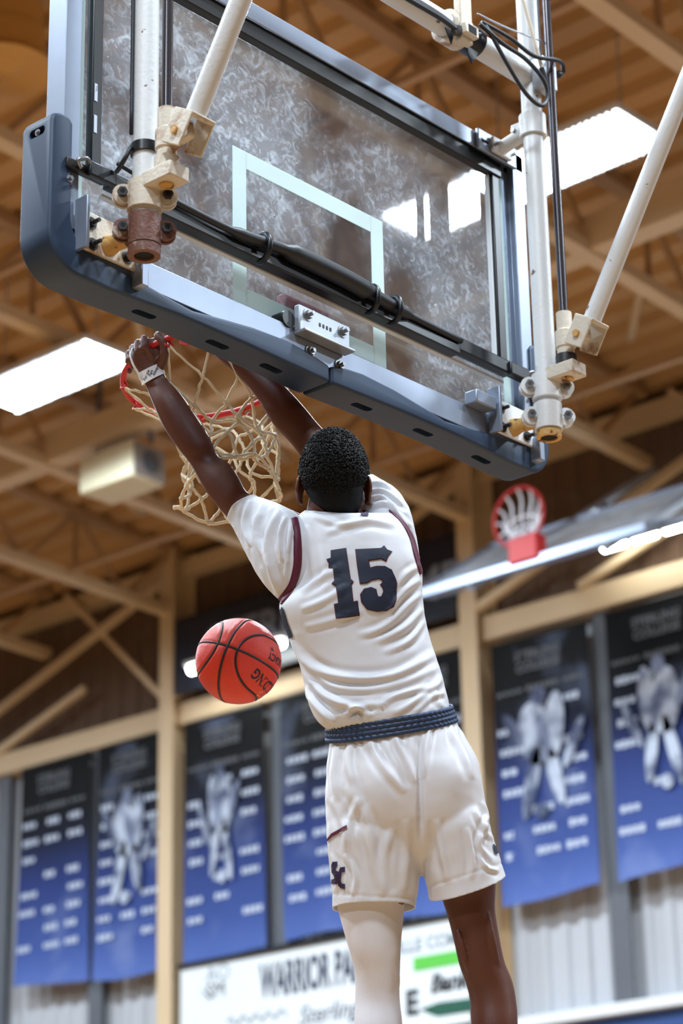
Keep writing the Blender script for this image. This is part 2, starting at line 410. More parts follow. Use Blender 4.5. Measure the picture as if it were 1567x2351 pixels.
# pale boxed unit hung beside the girder
ub = onZ(262, 1120, 7.12)
un = thing('unit_heater', 'pale cream boxed unit hanging under the roof girder left of the net', 'heater')
bx, by = onZ(197, 1145, 7.10)[:2]; ex, ey = onZ(315, 1095, 7.10)[:2]
M_pale2 = mat('grey_grille', (150, 142, 138), .6)
cbx = np.array([ub[0], ub[1], 7.3])
obj('casing', MB().box((cbx[0]-.10, cbx[1]-.30, 7.12), (cbx[0]+.26, cbx[1]+.30, 7.42)), mat('cream_casing', (230, 222, 190), .5), un, bevel=.02)
obj('grille', MB().box((cbx[0]-.08, cbx[1]-.315, 7.14), (cbx[0]+.24, cbx[1]-.30, 7.40)), M_pale2, un)
obj('fan_guard', MB().cyl((cbx[0]+.08, cbx[1]-.325, 7.27), (cbx[0]+.08, cbx[1]-.315, 7.27), .09, 20), M_darkcol, un)
for s in (-1, 1): obj('bracket', MB().bar((cbx[0]+.1, cbx[1]+s*.3, 7.44), (cbx[0]+.1, cbx[1]+s*.3, 8.2), .03, .03), M_darkcol, un)

# ------------------------------------------------------------------ banners on the wall
def banner_mat():
    m = bpy.data.materials.new('printed_blue_banner'); m.use_nodes = True; nt = m.node_tree; N = nt.nodes; L = nt.links; b = N['Principled BSDF']
    b.inputs['Roughness'].default_value = .6; b.inputs['Specular IOR Level'].default_value = .2
    tc = N.new('ShaderNodeTexCoord'); sx = N.new('ShaderNodeSeparateXYZ'); L.new(tc.outputs['Generated'], sx.inputs[0])
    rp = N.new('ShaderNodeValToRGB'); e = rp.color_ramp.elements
    e[0].position = 0.0; e[0].color = lin((86, 110, 178))+(1,); e[1].position = .78; e[1].color = lin((3, 4, 8))+(1,)  # dark top is part print, part wall shade put into the colour
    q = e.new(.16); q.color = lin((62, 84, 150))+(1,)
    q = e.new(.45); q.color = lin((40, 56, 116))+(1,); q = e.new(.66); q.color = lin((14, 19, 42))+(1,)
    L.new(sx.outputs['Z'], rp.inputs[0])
    nz = N.new('ShaderNodeTexNoise'); nz.inputs['Scale'].default_value = 1.6; nz.inputs['Detail'].default_value = 3
    L.new(tc.outputs['Object'], nz.inputs['Vector'])
    r2 = N.new('ShaderNodeValToRGB'); r2.color_ramp.elements[0].position = .55; r2.color_ramp.elements[1].position = .75
    L.new(nz.outputs['Fac'], r2.inputs[0])
    mth = N.new('ShaderNodeMath'); mth.operation = 'MULTIPLY'; mth.inputs[1].default_value = .35; L.new(r2.outputs[0], mth.inputs[0])
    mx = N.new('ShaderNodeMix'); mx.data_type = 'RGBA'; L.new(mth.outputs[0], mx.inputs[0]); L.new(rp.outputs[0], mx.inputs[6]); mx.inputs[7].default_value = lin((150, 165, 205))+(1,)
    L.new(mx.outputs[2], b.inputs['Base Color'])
    return m
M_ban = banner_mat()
M_print = mat('pale_banner_print', (196, 206, 226), .5, var=.1, scale=8)
M_printd = mat('dim_banner_print', (92, 94, 100), .5)
M_photo = mat('grey_photo_print', (188, 198, 218), .5, rgb2=(60, 70, 104), scale=4, thr=(.42, .62))
M_photo2 = mat('dim_photo_print', (120, 130, 160), .5, rgb2=(40, 48, 84), scale=4, thr=(.42, .6))
XB = XW-.24
def banner(y0, y1, zb, zt, label, seed, fig):
    """y1 > y0; text runs towards -y"""
    t = thing('wall_banner', label, 'banner', 'hall of fame banners')
    r = np.random.default_rng(seed); n, k = 14, 18; mb = MB(); w = y1-y0
    fun = lambda u, v: XB-.012*math.sin(u*9+seed)*(1-v)-.03*(1-v)**3*math.sin(3*u+seed)
    for side in (0, .006):
        for j in range(k+1):
            for i in range(n+1):
                u, v = i/n, j/k
                mb.v.append((fun(u, v)+side, y1-u*w, zb+v*(zt-zb)+.03*(1-v)*math.sin(3*u+seed*1.7)*(j == 0)))
    o = (n+1)*(k+1)
    for s in (0, 1):
        for j in range(k):
            for i in range(n):
                a = s*o+j*(n+1)+i; mb.f.append((a, a+1, a+n+2, a+n+1))
    for j in range(k):
        a = j*(n+1); mb.f.append((a, a+n+1, a+o+n+1, a+o)); a += n; mb.f.append((a, a+n+1, a+o+n+1, a+o))
    for i in range(n):
        mb.f.append((i, i+1, o+i+1, o+i)); a = k*(n+1)+i; mb.f.append((a, a+1, o+a+1, o+a))
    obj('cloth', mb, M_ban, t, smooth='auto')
    obj('hem_rod', MB().cyl((XB, y0, zt), (XB, y1, zt), .014, 8), M_dbolt, t)
    for li, s in enumerate(('STERLING', 'COLLEGE')):
        place_text('heading', s, .105, (XB-.02, (y0+y1)/2, zt-.15-.10*li), (0, -1, 0), (0, 0, 1), M_printd, t, bold=.004)
    def block(u, v, ww, hh, name='name_line', m=M_print):
        y = y1-u*w; z = zb+v*(zt-zb); x = fun(u, v)-.006; q = MB()
        nn = max(2, int(ww/.055))
        for c in range(nn):     # illegible name: a row of short strokes
            a = y-c*ww/nn; b = a-ww/nn*.74; h = hh*r.uniform(.75, 1)
            q.box((x-.002, b, z-h/2), (x, a, z+h/2))
        obj(name, q, m, t)
    block(.05, .80, w*.28, .035, 'rule_line', M_printd); block(.36, .80, w*.34, .05, 'rule_line', M_printd); block(.74, .80, w*.22, .035, 'rule_line', M_printd)
    rows = np.linspace(.73, .17, 8)
    for v in rows:
        for u0 in (.06, .39, .72):
            if fig and .25 < u0 < .6 and .38 < v < .72 and r.random() < .8: continue
            if r.random() < .85: block(u0+r.uniform(-.02, .02), v, w*r.uniform(.16, .25), .062)
    if fig:       # printed action photograph, a loose montage of soft pale shapes
        cx, zc = y1-w*.5, zb+.56*(zt-zb); x = XB-.035
        def blob(a, b, ra, rb, rot, k):
            c, s_ = math.cos(rot), math.sin(rot)
            ring = [(a*fig+fig*(ra*math.cos(t)*c-rb*math.sin(t)*s_), b+ra*math.cos(t)*s_+rb*math.sin(t)*c) for t in np.linspace(0, 2*math.pi, 18, endpoint=False)]
            obj('printed_photo', MB().prism(ring, (x-.0015*k, cx, zc), (0, -1, 0), (0, 0, 1), (-.001, 0, 0)), (M_photo, M_photo2)[k % 2], t)
        blob(-.05, .12, .15, .27, .1, 0); blob(.13, .15, .09, .28, -.1, 2); blob(.03, .10, .05, .18, .3, 3)
        blob(-.10, -.28, .06, .30, -.25, 0); blob(.12, -.25, .06, .26, .2, 2); blob(-.24, .18, .05, .17, .5, 1); blob(.30, -.02, .045, .22, -.45, 4); blob(.0, .42, .07, .08, 0, 3); blob(-.02, -.52, .06, .06, 0, 4)
ZB0, ZT0 = 4.16, 6.33
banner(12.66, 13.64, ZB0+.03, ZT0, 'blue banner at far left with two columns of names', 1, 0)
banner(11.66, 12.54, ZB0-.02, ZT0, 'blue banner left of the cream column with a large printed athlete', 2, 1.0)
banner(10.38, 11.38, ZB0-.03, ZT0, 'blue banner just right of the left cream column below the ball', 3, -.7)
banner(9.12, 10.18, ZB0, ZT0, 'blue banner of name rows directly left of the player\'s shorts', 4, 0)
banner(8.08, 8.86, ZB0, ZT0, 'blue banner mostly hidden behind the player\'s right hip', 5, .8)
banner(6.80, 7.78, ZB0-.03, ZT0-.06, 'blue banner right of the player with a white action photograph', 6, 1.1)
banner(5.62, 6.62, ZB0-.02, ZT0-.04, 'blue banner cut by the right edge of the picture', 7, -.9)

# black sign along the girt
sg = thing('wall_sign', 'long navy sign reading STERLING FAME high on the wall behind the player', 'sign')
obj('board', MB().box((XW-.34, 8.06, 6.60), (XW-.31, 11.42, 7.34)), mat('navy_sign_board', (10, 16, 32), .4), sg, bevel=.005)
M_sgl = mat('grey_sign_letters', (120, 124, 136), .5)
place_text('lettering', 'STERLING', .42, (XW-.35, 10.05, 6.99), (0, -1, 0), (0, 0, 1), M_sgl, sg, bold=.01)
place_text('lettering', 'FAME', .42, (XW-.35, 8.5, 6.92), (0, -1, 0), (0, 0, 1), M_sgl, sg, bold=.01)

# sponsor board at the bottom
sp = thing('sponsor_board', 'white sponsor board with logos on the wall behind the player\'s legs', 'board')
obj('panel', MB().box((XW-.26, 8.12, 3.24), (XW-.22, 11.40, 4.09)), mat('white_board', (232, 238, 242), .4, var=.02), sp, bevel=.004)
obj('top_rail', MB().box((XW-.29, 8.10, 4.09), (XW-.20, 11.42, 4.13)), M_black, sp)
M_bl = mat('navy_board_print', (34, 44, 74), .5); M_gn = mat('green_board_print', (92, 196, 70), .5); M_dg = mat('dark_green_board_print', (30, 86, 70), .5)
M_gy = mat('grey_board_print', (150, 160, 170), .5); M_bk = mat('black_board_print', (36, 38, 44), .5)
xs_ = XW-.264
def sptext(s, px, py, size, m, name='lettering', **k):
    P = onX(px, py, xs_); place_text(name, s, size, P, (0, -1, -.0), (0, 0, 1), m, sp, **k)
sptext('WARRIOR PAR', 712, 2238, .40, M_bl, bold=.012, width=.44, align='CENTER')
sptext('Sterling', 752, 2325, .22, M_bl, shear=.25)
P = onX(590, 2335, xs_); obj('script_mark', MB().tube(spline([(xs_-.002, P[1]+.35-.05*i, P[2]+.035*math.sin(2.1*i)) for i in range(15)], 4), .009, 5), M_gy, sp)
sptext('AO', 500, 2235, .2, M_gy); sptext('SM', 495, 2275, .19, M_bk)
sptext('VILLE COMM', 985, 2165, .15, M_gy, bold=.004)
sptext('E', 945, 2305, .27, M_bk, bold=.012)
sptext('Bank', 1030, 2255, .2, M_bk, shear=.2, bold=.008)
P = onX(1005, 2205, xs_); obj('green_bar', MB().box((xs_-.002, P[1]-.32, P[2]-.055), (xs_, P[1]+.26, P[2]+.055)), M_gn, sp)
P = onX(1030, 2315, xs_); obj('green_ribbon', MB().prism([(-.3, .03), (-.1, .06), (.4, .05), (.4, -.05), (-.12, -.05), (-.2, -.02)], (xs_, P[1], P[2]), (0, -1, 0), (0, 0, 1), (-.002, 0, 0)), M_dg, sp)
P = onX(495, 2255, xs_); obj('slash_mark', MB().bar((xs_-.001, P[1]+.16, P[2]-.05), (xs_-.001, P[1]+.06, P[2]-.13), .003, .03, (1, 0, 0)), M_bk, sp)

# stowed side basket: board folded up flat, ring standing upright on it
def glass_mat(name, tint, smudge, haze, smear=4.0, milky=0.0):
    m = bpy.data.materials.new(name); m.use_nodes = True; nt = m.node_tree; N = nt.nodes; L = nt.links
    for q in list(N):
        if q.type != 'OUTPUT_MATERIAL': N.remove(q)
    out = [q for q in N if q.type == 'OUTPUT_MATERIAL'][0]
    tr = N.new('ShaderNodeBsdfTransparent'); tr.inputs[0].default_value = tint+(1,)
    gl = N.new('ShaderNodeBsdfGlossy'); gl.inputs['Roughness'].default_value = .03
    fr = N.new('ShaderNodeFresnel'); fr.inputs[0].default_value = 1.5
    ge = N.new('ShaderNodeNewGeometry'); inv = N.new('ShaderNodeMath'); inv.operation = 'SUBTRACT'; inv.inputs[0].default_value = 1.0; L.new(ge.outputs['Backfacing'], inv.inputs[1])
    ff = N.new('ShaderNodeMath'); ff.operation = 'MULTIPLY'; L.new(fr.outputs[0], ff.inputs[0]); L.new(inv.outputs[0], ff.inputs[1])      # no mirror from inside the pane
    m1 = N.new('ShaderNodeMixShader'); L.new(ff.outputs[0], m1.inputs[0]); L.new(tr.outputs[0], m1.inputs[1]); L.new(gl.outputs[0], m1.inputs[2])
    df = N.new('ShaderNodeBsdfTranslucent'); df.inputs[0].default_value = (.9, .95, 1, 1)
    d2 = N.new('ShaderNodeBsdfDiffuse'); d2.inputs[0].default_value = (.82, .9, 1, 1)
    dm = N.new('ShaderNodeMixShader'); dm.inputs[0].default_value = .5; L.new(df.outputs[0], dm.inputs[1]); L.new(d2.outputs[0], dm.inputs[2])
    tc = N.new('ShaderNodeTexCoord')
    def noise(sc, dist, det=8, lo=.5, hi=.8, stretch=None):
        n = N.new('ShaderNodeTexNoise'); n.inputs['Scale'].default_value = sc; n.inputs['Detail'].default_value = det; n.inputs['Distortion'].default_value = dist
        if stretch:
            mp = N.new('ShaderNodeMapping'); mp.inputs['Scale'].default_value = stretch; mp.inputs['Rotation'].default_value = (0, .5, 0); L.new(tc.outputs['Object'], mp.inputs[0]); L.new(mp.outputs[0], n.inputs['Vector'])
        else: L.new(tc.outputs['Object'], n.inputs['Vector'])
        r = N.new('ShaderNodeValToRGB'); r.color_ramp.elements[0].position = lo; r.color_ramp.elements[1].position = hi; L.new(n.outputs['Fac'], r.inputs[0])
        return r.outputs[0]
    def mul(a, b, op='MULTIPLY'):
        q = N.new('ShaderNodeMath'); q.operation = op; q.use_clamp = True
        for i, z in enumerate((a, b)):
            if isinstance(z, float): q.inputs[i].default_value = z
            else: L.new(z, q.inputs[i])
        return q.outputs[0]
    fine = noise(24, 1.6, 9, .50, .74); patch = noise(smear, .6, 4, .38, .66); spots = noise(70, .9, 3, .66, .74)
    sm = mul(mul(fine, patch), smudge); sm = mul(sm, mul(mul(spots, patch), .8), 'ADD'); sm = mul(sm, mul(patch, haze), 'ADD'); sm = mul(sm, float(milky), 'ADD')
    m2 = N.new('ShaderNodeMixShader'); L.new(sm, m2.inputs[0]); L.new(m1.outputs[0], m2.inputs[1]); L.new(dm.outputs[0], m2.inputs[2])
    L.new(m2.outputs[0], out.inputs[0])
    return m
M_glass2 = glass_mat('milky_side_glass', (.7, .74, .78), .3, .2, 3.0, .35)
M_wnet = mat('white_net_cord', (232, 232, 238), .7)
sb = thing('stowed_basket', 'stowed side basket with white net and red ring at far right', 'basketball hoop')
cz = 6.12; bx0, bx1 = 8.95, 9.90; bya, byb = 4.95, 7.05; sl_ = .66
bz = lambda x: cz+sl_*(x-bx0)          # the folded board leans up towards the wall
yc = 5.95
obj('glass', MB().add([(bx0, bya, cz), (bx1, bya, bz(bx1)), (bx1, byb, bz(bx1)), (bx0, byb, cz), (bx0, bya, cz+.012), (bx1, bya, bz(bx1)+.012), (bx1, byb, bz(bx1)+.012), (bx0, byb, cz+.012)], [(0, 3, 2, 1), (4, 5, 6, 7), (0, 1, 5, 4), (1, 2, 6, 5), (2, 3, 7, 6), (3, 0, 4, 7)]), M_glass2, sb)
for a, b in (((bx0, bya, cz), (bx0, byb, cz)), ((bx1, bya, bz(bx1)), (bx1, byb, bz(bx1))), ((bx0, bya, cz), (bx1, bya, bz(bx1))), ((bx0, byb, cz), (bx1, byb, bz(bx1)))):
    obj('frame_rail', MB().bar(a, b, .05, .06), M_alu, sb)
for y in (5.3, 6.55):
    obj('arm', MB().cyl((bx0, y, cz-.06), (10.75, y, bz(10.75)-.1), .035, 12), M_alu, sb)
    obj('arm', MB().cyl((bx0+.1, y, cz), (10.6, y-.6, 7.3), .03, 12), M_alu, sb)
obj('cross_tube', MB().cyl((bx0+.25, bya-.6, bz(bx0+.25)-.08), (bx0+.25, byb+.1, bz(bx0+.25)-.08), .035, 12), M_alu, sb)
obj('cross_tube', MB().cyl((bx1+.3, bya-.9, bz(bx1+.3)-.08), (bx1+.3, byb+.2, bz(bx1+.3)-.08), .04, 12), M_alu, sb)
rc = np.array([8.97, 6.08, 6.50])
obj('ring', MB().tube([rc+.2286*np.array([0, math.cos(t), math.sin(t)]) for t in np.linspace(0, 2*math.pi, 48, endpoint=False)], .012, 8, closed=True), M_rim, sb, smooth=True)
obj('ring_bracket', MB().box((rc[0]-.07, rc[1]-.20, cz), (rc[0]+.06, rc[1]+.06, cz+.20)), M_rim, sb, bevel=.01)
for i in range(12):
    t = 2*math.pi*i/12; p0 = rc+.23*np.array([0, math.cos(t), math.sin(t)])
    mid = rc+np.array([.05, .15*math.cos(t)+.01, .05*math.sin(t)-.05]); lo = rc+np.array([.10, .07*math.cos(t), -.20+.02*math.sin(t)])
    obj('cord', MB().tube(spline([p0, (p0+mid)/2+np.array([.03, 0, .03]), mid, lo], 5), .011, 6), M_wnet, sb, smooth=True)
for k, (rr_, xo, zo) in enumerate(((.15, .05, -.05), (.12, .08, -.10), (.09, .10, -.16))):
    obj('cord', MB().tube([rc+np.array([xo, rr_*math.cos(t)+.02*k, rr_*.45*math.sin(t)+zo]) for t in np.linspace(0, 2*math.pi, 24, endpoint=False)], .009, 6, closed=True), M_wnet, sb, smooth=True)

# ------------------------------------------------------------------ the glass backboard (front face y = 0, seen from behind)
bb = thing('backboard', 'large glass backboard with slate padding seen from behind', 'backboard')
HX, ZBm, ZTp = .925, 2.895, 3.90
M_glass = glass_mat('smudged_tempered_glass', (.66, .70, .74), .70, .20, 2.0, .03)
obj('glass_pane', MB().box((-HX+.02, -.014, ZBm+.02), (HX-.02, 0, ZTp-.02)), M_glass, bb)
# frame rails: C sections behind and around the pane
def rail(a, b, prof, ex, ey):
    """prof polygon in (ex,ey), extruded from a to b"""
    return MB().prism(prof, a, ex, ey, np.asarray(b)-np.asarray(a))
Lp = [(0, .012), (0, -.055), (.075, -.055), (.075, -.05), (.045, -.05), (.045, -.018), (.075, -.018), (.075, .012)]
obj('frame_rail', rail((-HX-.01, 0, ZBm), (HX+.01, 0, ZBm), Lp, (0, 0, 1), (0, 1, 0)), M_alu, bb, bevel=.002)
obj('frame_rail', rail((-HX-.01, 0, ZTp), (HX+.01, 0, ZTp), [(-a*.75, b) for a, b in Lp], (0, 0, 1), (0, 1, 0)), M_alu, bb, bevel=.002)
obj('frame_rail', rail((-HX-.012, 0, ZBm), (-HX-.012, 0, ZTp), [(a*.7, b) for a, b in Lp], (1, 0, 0), (0, 1, 0)), M_alu, bb, bevel=.002)
obj('frame_rail', rail((HX+.012, 0, ZBm), (HX+.012, 0, ZTp), [(-a*.7, b) for a, b in Lp], (1, 0, 0), (0, 1, 0)), M_alu, bb, bevel=.002)
# painted border and shooting square, thin film on the rear face
def stripe(x0, x1, z0, z1, n): obj(n, MB().box((x0, -.0160, z0), (x1, -.0143, z1)), M_stripe, bb)
for n, a in (('border_stripe', (-HX+.05, -HX+.085, 2.97, 3.845)), ('border_stripe', (HX-.085, HX-.05, 2.97, 3.845)), ('border_stripe', (-HX+.05, HX-.05, 3.822, 3.85))):
    stripe(a[0], a[1], a[2], a[3], n)
stripe(-.305, -.254, 2.95, 3.455, 'square_stripe'); stripe(.254, .305, 2.95, 3.455, 'square_stripe')
stripe(-.254, .254, 3.404, 3.455, 'square_stripe'); stripe(-.254, .254, 2.997, 3.048, 'square_stripe')
# black light bars around the glass
obj('light_bar', MB().box((-.84, -.045, 3.795), (.84, -.016, 3.845)), M_black, bb, bevel=.004)
for s in (-1, 1):
    g = obj('light_bar', MB().box((s*.815-.018, -.040, 3.17), (s*.815+.018, -.016, 3.795)), M_black, bb, bevel=.004)
    obj('bar_edge', MB().box((s*.815-s*.022-.003, -.030, 3.17), (s*.815-s*.022+.003, -.015, 3.795)), M_white, g)
for z in (3.36, 3.27): obj('bar_sticker', MB().box((-.826, -.0415, z), (-.816, -.0402, z+.05)), M_zinc, bb)
obj('light_bar', MB().box((-.80, -.082, 3.115), (.80, -.045, 3.158)), M_black, bb, bevel=.005)
obj('bar_cover', MB().box((-.70, -.088, 3.098), (.55, -.050, 3.128)), M_black, bb, bevel=.004)
obj('bar_edge', MB().box((-.80, -.046, 3.098), (.80, -.030, 3.106)), M_white, bb)
for s in (-1, 1):
    e = obj('bar_end', MB().box((s*.865-.075, -.075, 3.118), (s*.865+.055, -.055, 3.145)), M_dbolt, bb, bevel=.003)
    obj('end_latch', MB().box((s*.83-.05, -.092, 3.112), (s*.83+.04, -.075, 3.152)), M_black, e, bevel=.004)
    obj('end_clip', MB().tube(spline([(s*.87, -.08, 3.14), (s*.89, -.09, 3.15), (s*.915, -.085, 3.138), (s*.90, -.08, 3.125)], 5), .006, 8), M_bolt, e, smooth=True)
    obj('end_bolt', MB().hexbolt((s*.925, -.058, 3.09), (0, -1, 0), .011, .01, .018), M_bolt, e)
# wrapped cable bundle along the lower bar
wp = [(-.70, -.092, 3.150), (-.40, -.100, 3.135), (-.20, -.104, 3.150), (0, -.106, 3.150), (.12, -.104, 3.145), (.3, -.095, 3.140), (.55, -.09, 3.140)]
obj('cable_bundle', MB().tube(spline(wp, 8), [.010]*9+[.016]*8+[.026]*8+[.026]*8+[.018]*8+[.010]*8, 12), M_cable, bb, smooth=True)
for x in (-.27, .16, .255): obj('cable_tie', MB().tube([(x+.006*math.cos(t), -.088+.034*math.cos(t), 3.135+.038*math.sin(t)) for t in np.linspace(0, 2*math.pi, 24, endpoint=False)], .009, 8, closed=True), M_black, bb, smooth=True)
obj('trailing_wire', MB().tube(spline([(-.80, -.10, 3.17), (-.74, -.115, 3.15), (-.70, -.10, 3.155)], 6), .006, 8), M_cable, bb, smooth=True)
# centre plate that carries the ring
cp = obj('ring_plate', MB().box((-.118, -.078, 2.955), (.082, -.058, 3.03)), M_zinc, bb, bevel=.003)
obj('plate_fold', MB().box((-.118, -.098, 2.948), (.082, -.058, 2.956)), M_zinc, cp, bevel=.002)
for x, z in ((-.085, 3.008), (.052, 3.005)): obj('bolt', MB().hexbolt((x, -.078, z), (0, -1, 0), .012, .011, .022), M_bolt, cp)
for x, z in ((-.055, 2.918), (.062, 2.915)): obj('bolt', MB().hexbolt((x, -.056, z), (0, -1, 0), .012, .010, .018), M_bolt, bb)
obj('bushing', MB().cyl((-.14, -.06, 2.985), (-.14, -.015, 2.985), .024, 16), M_black, bb, smooth='auto')
for i, dx in enumerate((-.02, -.006, .008, .022)):     # stamped serial marks
    obj('stamp_mark', MB().box((-.018+dx-.003, -.0795, 2.990), (-.018+dx+.003, -.078, 3.000)), M_dbolt, cp)
# slate padding, two halves meeting at the centre
def padding(s, x_in):
    """outline in (x,z); s=-1 left half, +1 right half"""
    xo = .985
    out = [(x_in, 2.846), (.30, 2.852), (.55, 2.852), (.78, 2.842)]
    for t in np.linspace(-90, 0, 9): out.append((xo-.10+.10*math.cos(math.radians(t)), 2.942+.10*math.sin(math.radians(t))))
    out += [(xo, 3.235), (xo-.008, 3.255), (xo-.03, 3.262), (.926, 3.262), (.914, 3.245)]
    for t in np.linspace(0, -90, 8): out.append((.914-.075+.075*math.cos(math.radians(t)), 3.000+.085*math.sin(math.radians(t))))
    out += [(.70, 2.905), (.60, 2.893), (.50, 2.885), (.40, 2.898), (.28, 2.912), (.15, 2.918), (.06, 2.910), (x_in, 2.898)]
    poly = [(s*a, z) for a, z in out]
    mb = MB().prism(poly, (0, -.066, 0), (1, 0, 0), (0, 0, 1), (0, .112, 0))
    o = link('padding', mb.mesh('padding'))
    b = o.modifiers.new('b', 'BEVEL'); b.width = .010; b.segments = 3; b.limit_method = 'ANGLE'; b.angle_limit = math.radians(50)
    cs = []
    for x in ((.16, .36, .62) if s < 0 else (.20, .46, .72)):
        c = MB(); ring = [(s*x+.034*math.cos(t) if False else s*x+.026*np.sign(math.cos(t))+.012*math.cos(t), -.012+.013*math.sin(t)) for t in np.linspace(0, 2*math.pi, 20, endpoint=False)]
        c.prism(ring, (0, 0, 2.80), (1, 0, 0), (0, 1, 0), (0, 0, .07)); cs.append(link('cutter', c.mesh('c')))
    c = MB(); ring = [(-.012+.018*np.sign(math.cos(t))+.010*math.cos(t), 3.215+.012*math.sin(t)) for t in np.linspace(0, 2*math.pi, 20, endpoint=False)]
    if s < 0:
        c.prism(ring, (-1.02, 0, 0), (0, 1, 0), (0, 0, 1), (.06, 0, 0)); cs.append(link('cutter', c.mesh('c')))
    cut(o, cs)
    o.data.materials.clear(); o.data.materials.append(M_pad); o.parent = bb
    o.data.polygons.foreach_set('use_smooth', [True]*len(o.data.polygons))
    try: o.data.set_sharp_from_angle(angle=math.radians(30))
    except Exception: pass
    for x in ((.16, .36, .62) if s < 0 else (.20, .46, .72)):
        obj('slot_shadow', MB().box((s*x-.045, -.028, 2.864), (s*x+.045, .004, 2.868)), M_recess_shade, o)
    return o
padding(-1, -.014); padding(1, .020)
obj('screw', MB().hexbolt((-.983, -.012, 3.215), (-1, 0, 0), .006, .004, .006), M_bolt, bb)
# corner mounting brackets on the frame
for s in (-1, 1):
    b = obj('corner_bracket', MB().box((s*.80-.095, -.075, 2.915), (s*.80+.095, -.066, 3.020)), M_cream if s < 0 else M_white, bb, bevel=.003)
    obj('bracket_fin', MB().box((s*.80-.100 if s > 0 else s*.80-.100, -.105, 2.905), (s*.80-.090, -.060, 3.045)), M_alu, b, bevel=.002)
    obj('bracket_fin', MB().box((s*.80+.088, -.100, 2.870), (s*.80+.112, -.055, 2.945)), M_alu, b, bevel=.003)
    for dx, z in ((-.06, 2.99), (-.055, 2.935), (.06, 2.94), (.065, 2.99)):
        obj('bolt', MB().hexbolt((s*.80+dx, -.076, z), (0, -1, 0), .011, .010, .030), M_dbolt, b)
    if s > 0: obj('spare_angle', MB().box((.60, -.10, 2.965), (.69, -.055, 3.005)), M_alu, b, bevel=.004)
    t = obj('top_bracket', MB().box((s*.80-.10, -.070, 3.835), (s*.80+.085, -.058, 3.905)), M_alu, bb, bevel=.003)
    obj('slot_shade', MB().box((s*.80-.085, -.072, 3.864), (s*.80-.035, -.0695, 3.872)), M_recess_shade, t)
    for dx in (-.04, .045): obj('bolt', MB().hexbolt((s*.80+dx, -.071, 3.862), (0, -1, 0), .010, .010, .03), M_bolt, t)

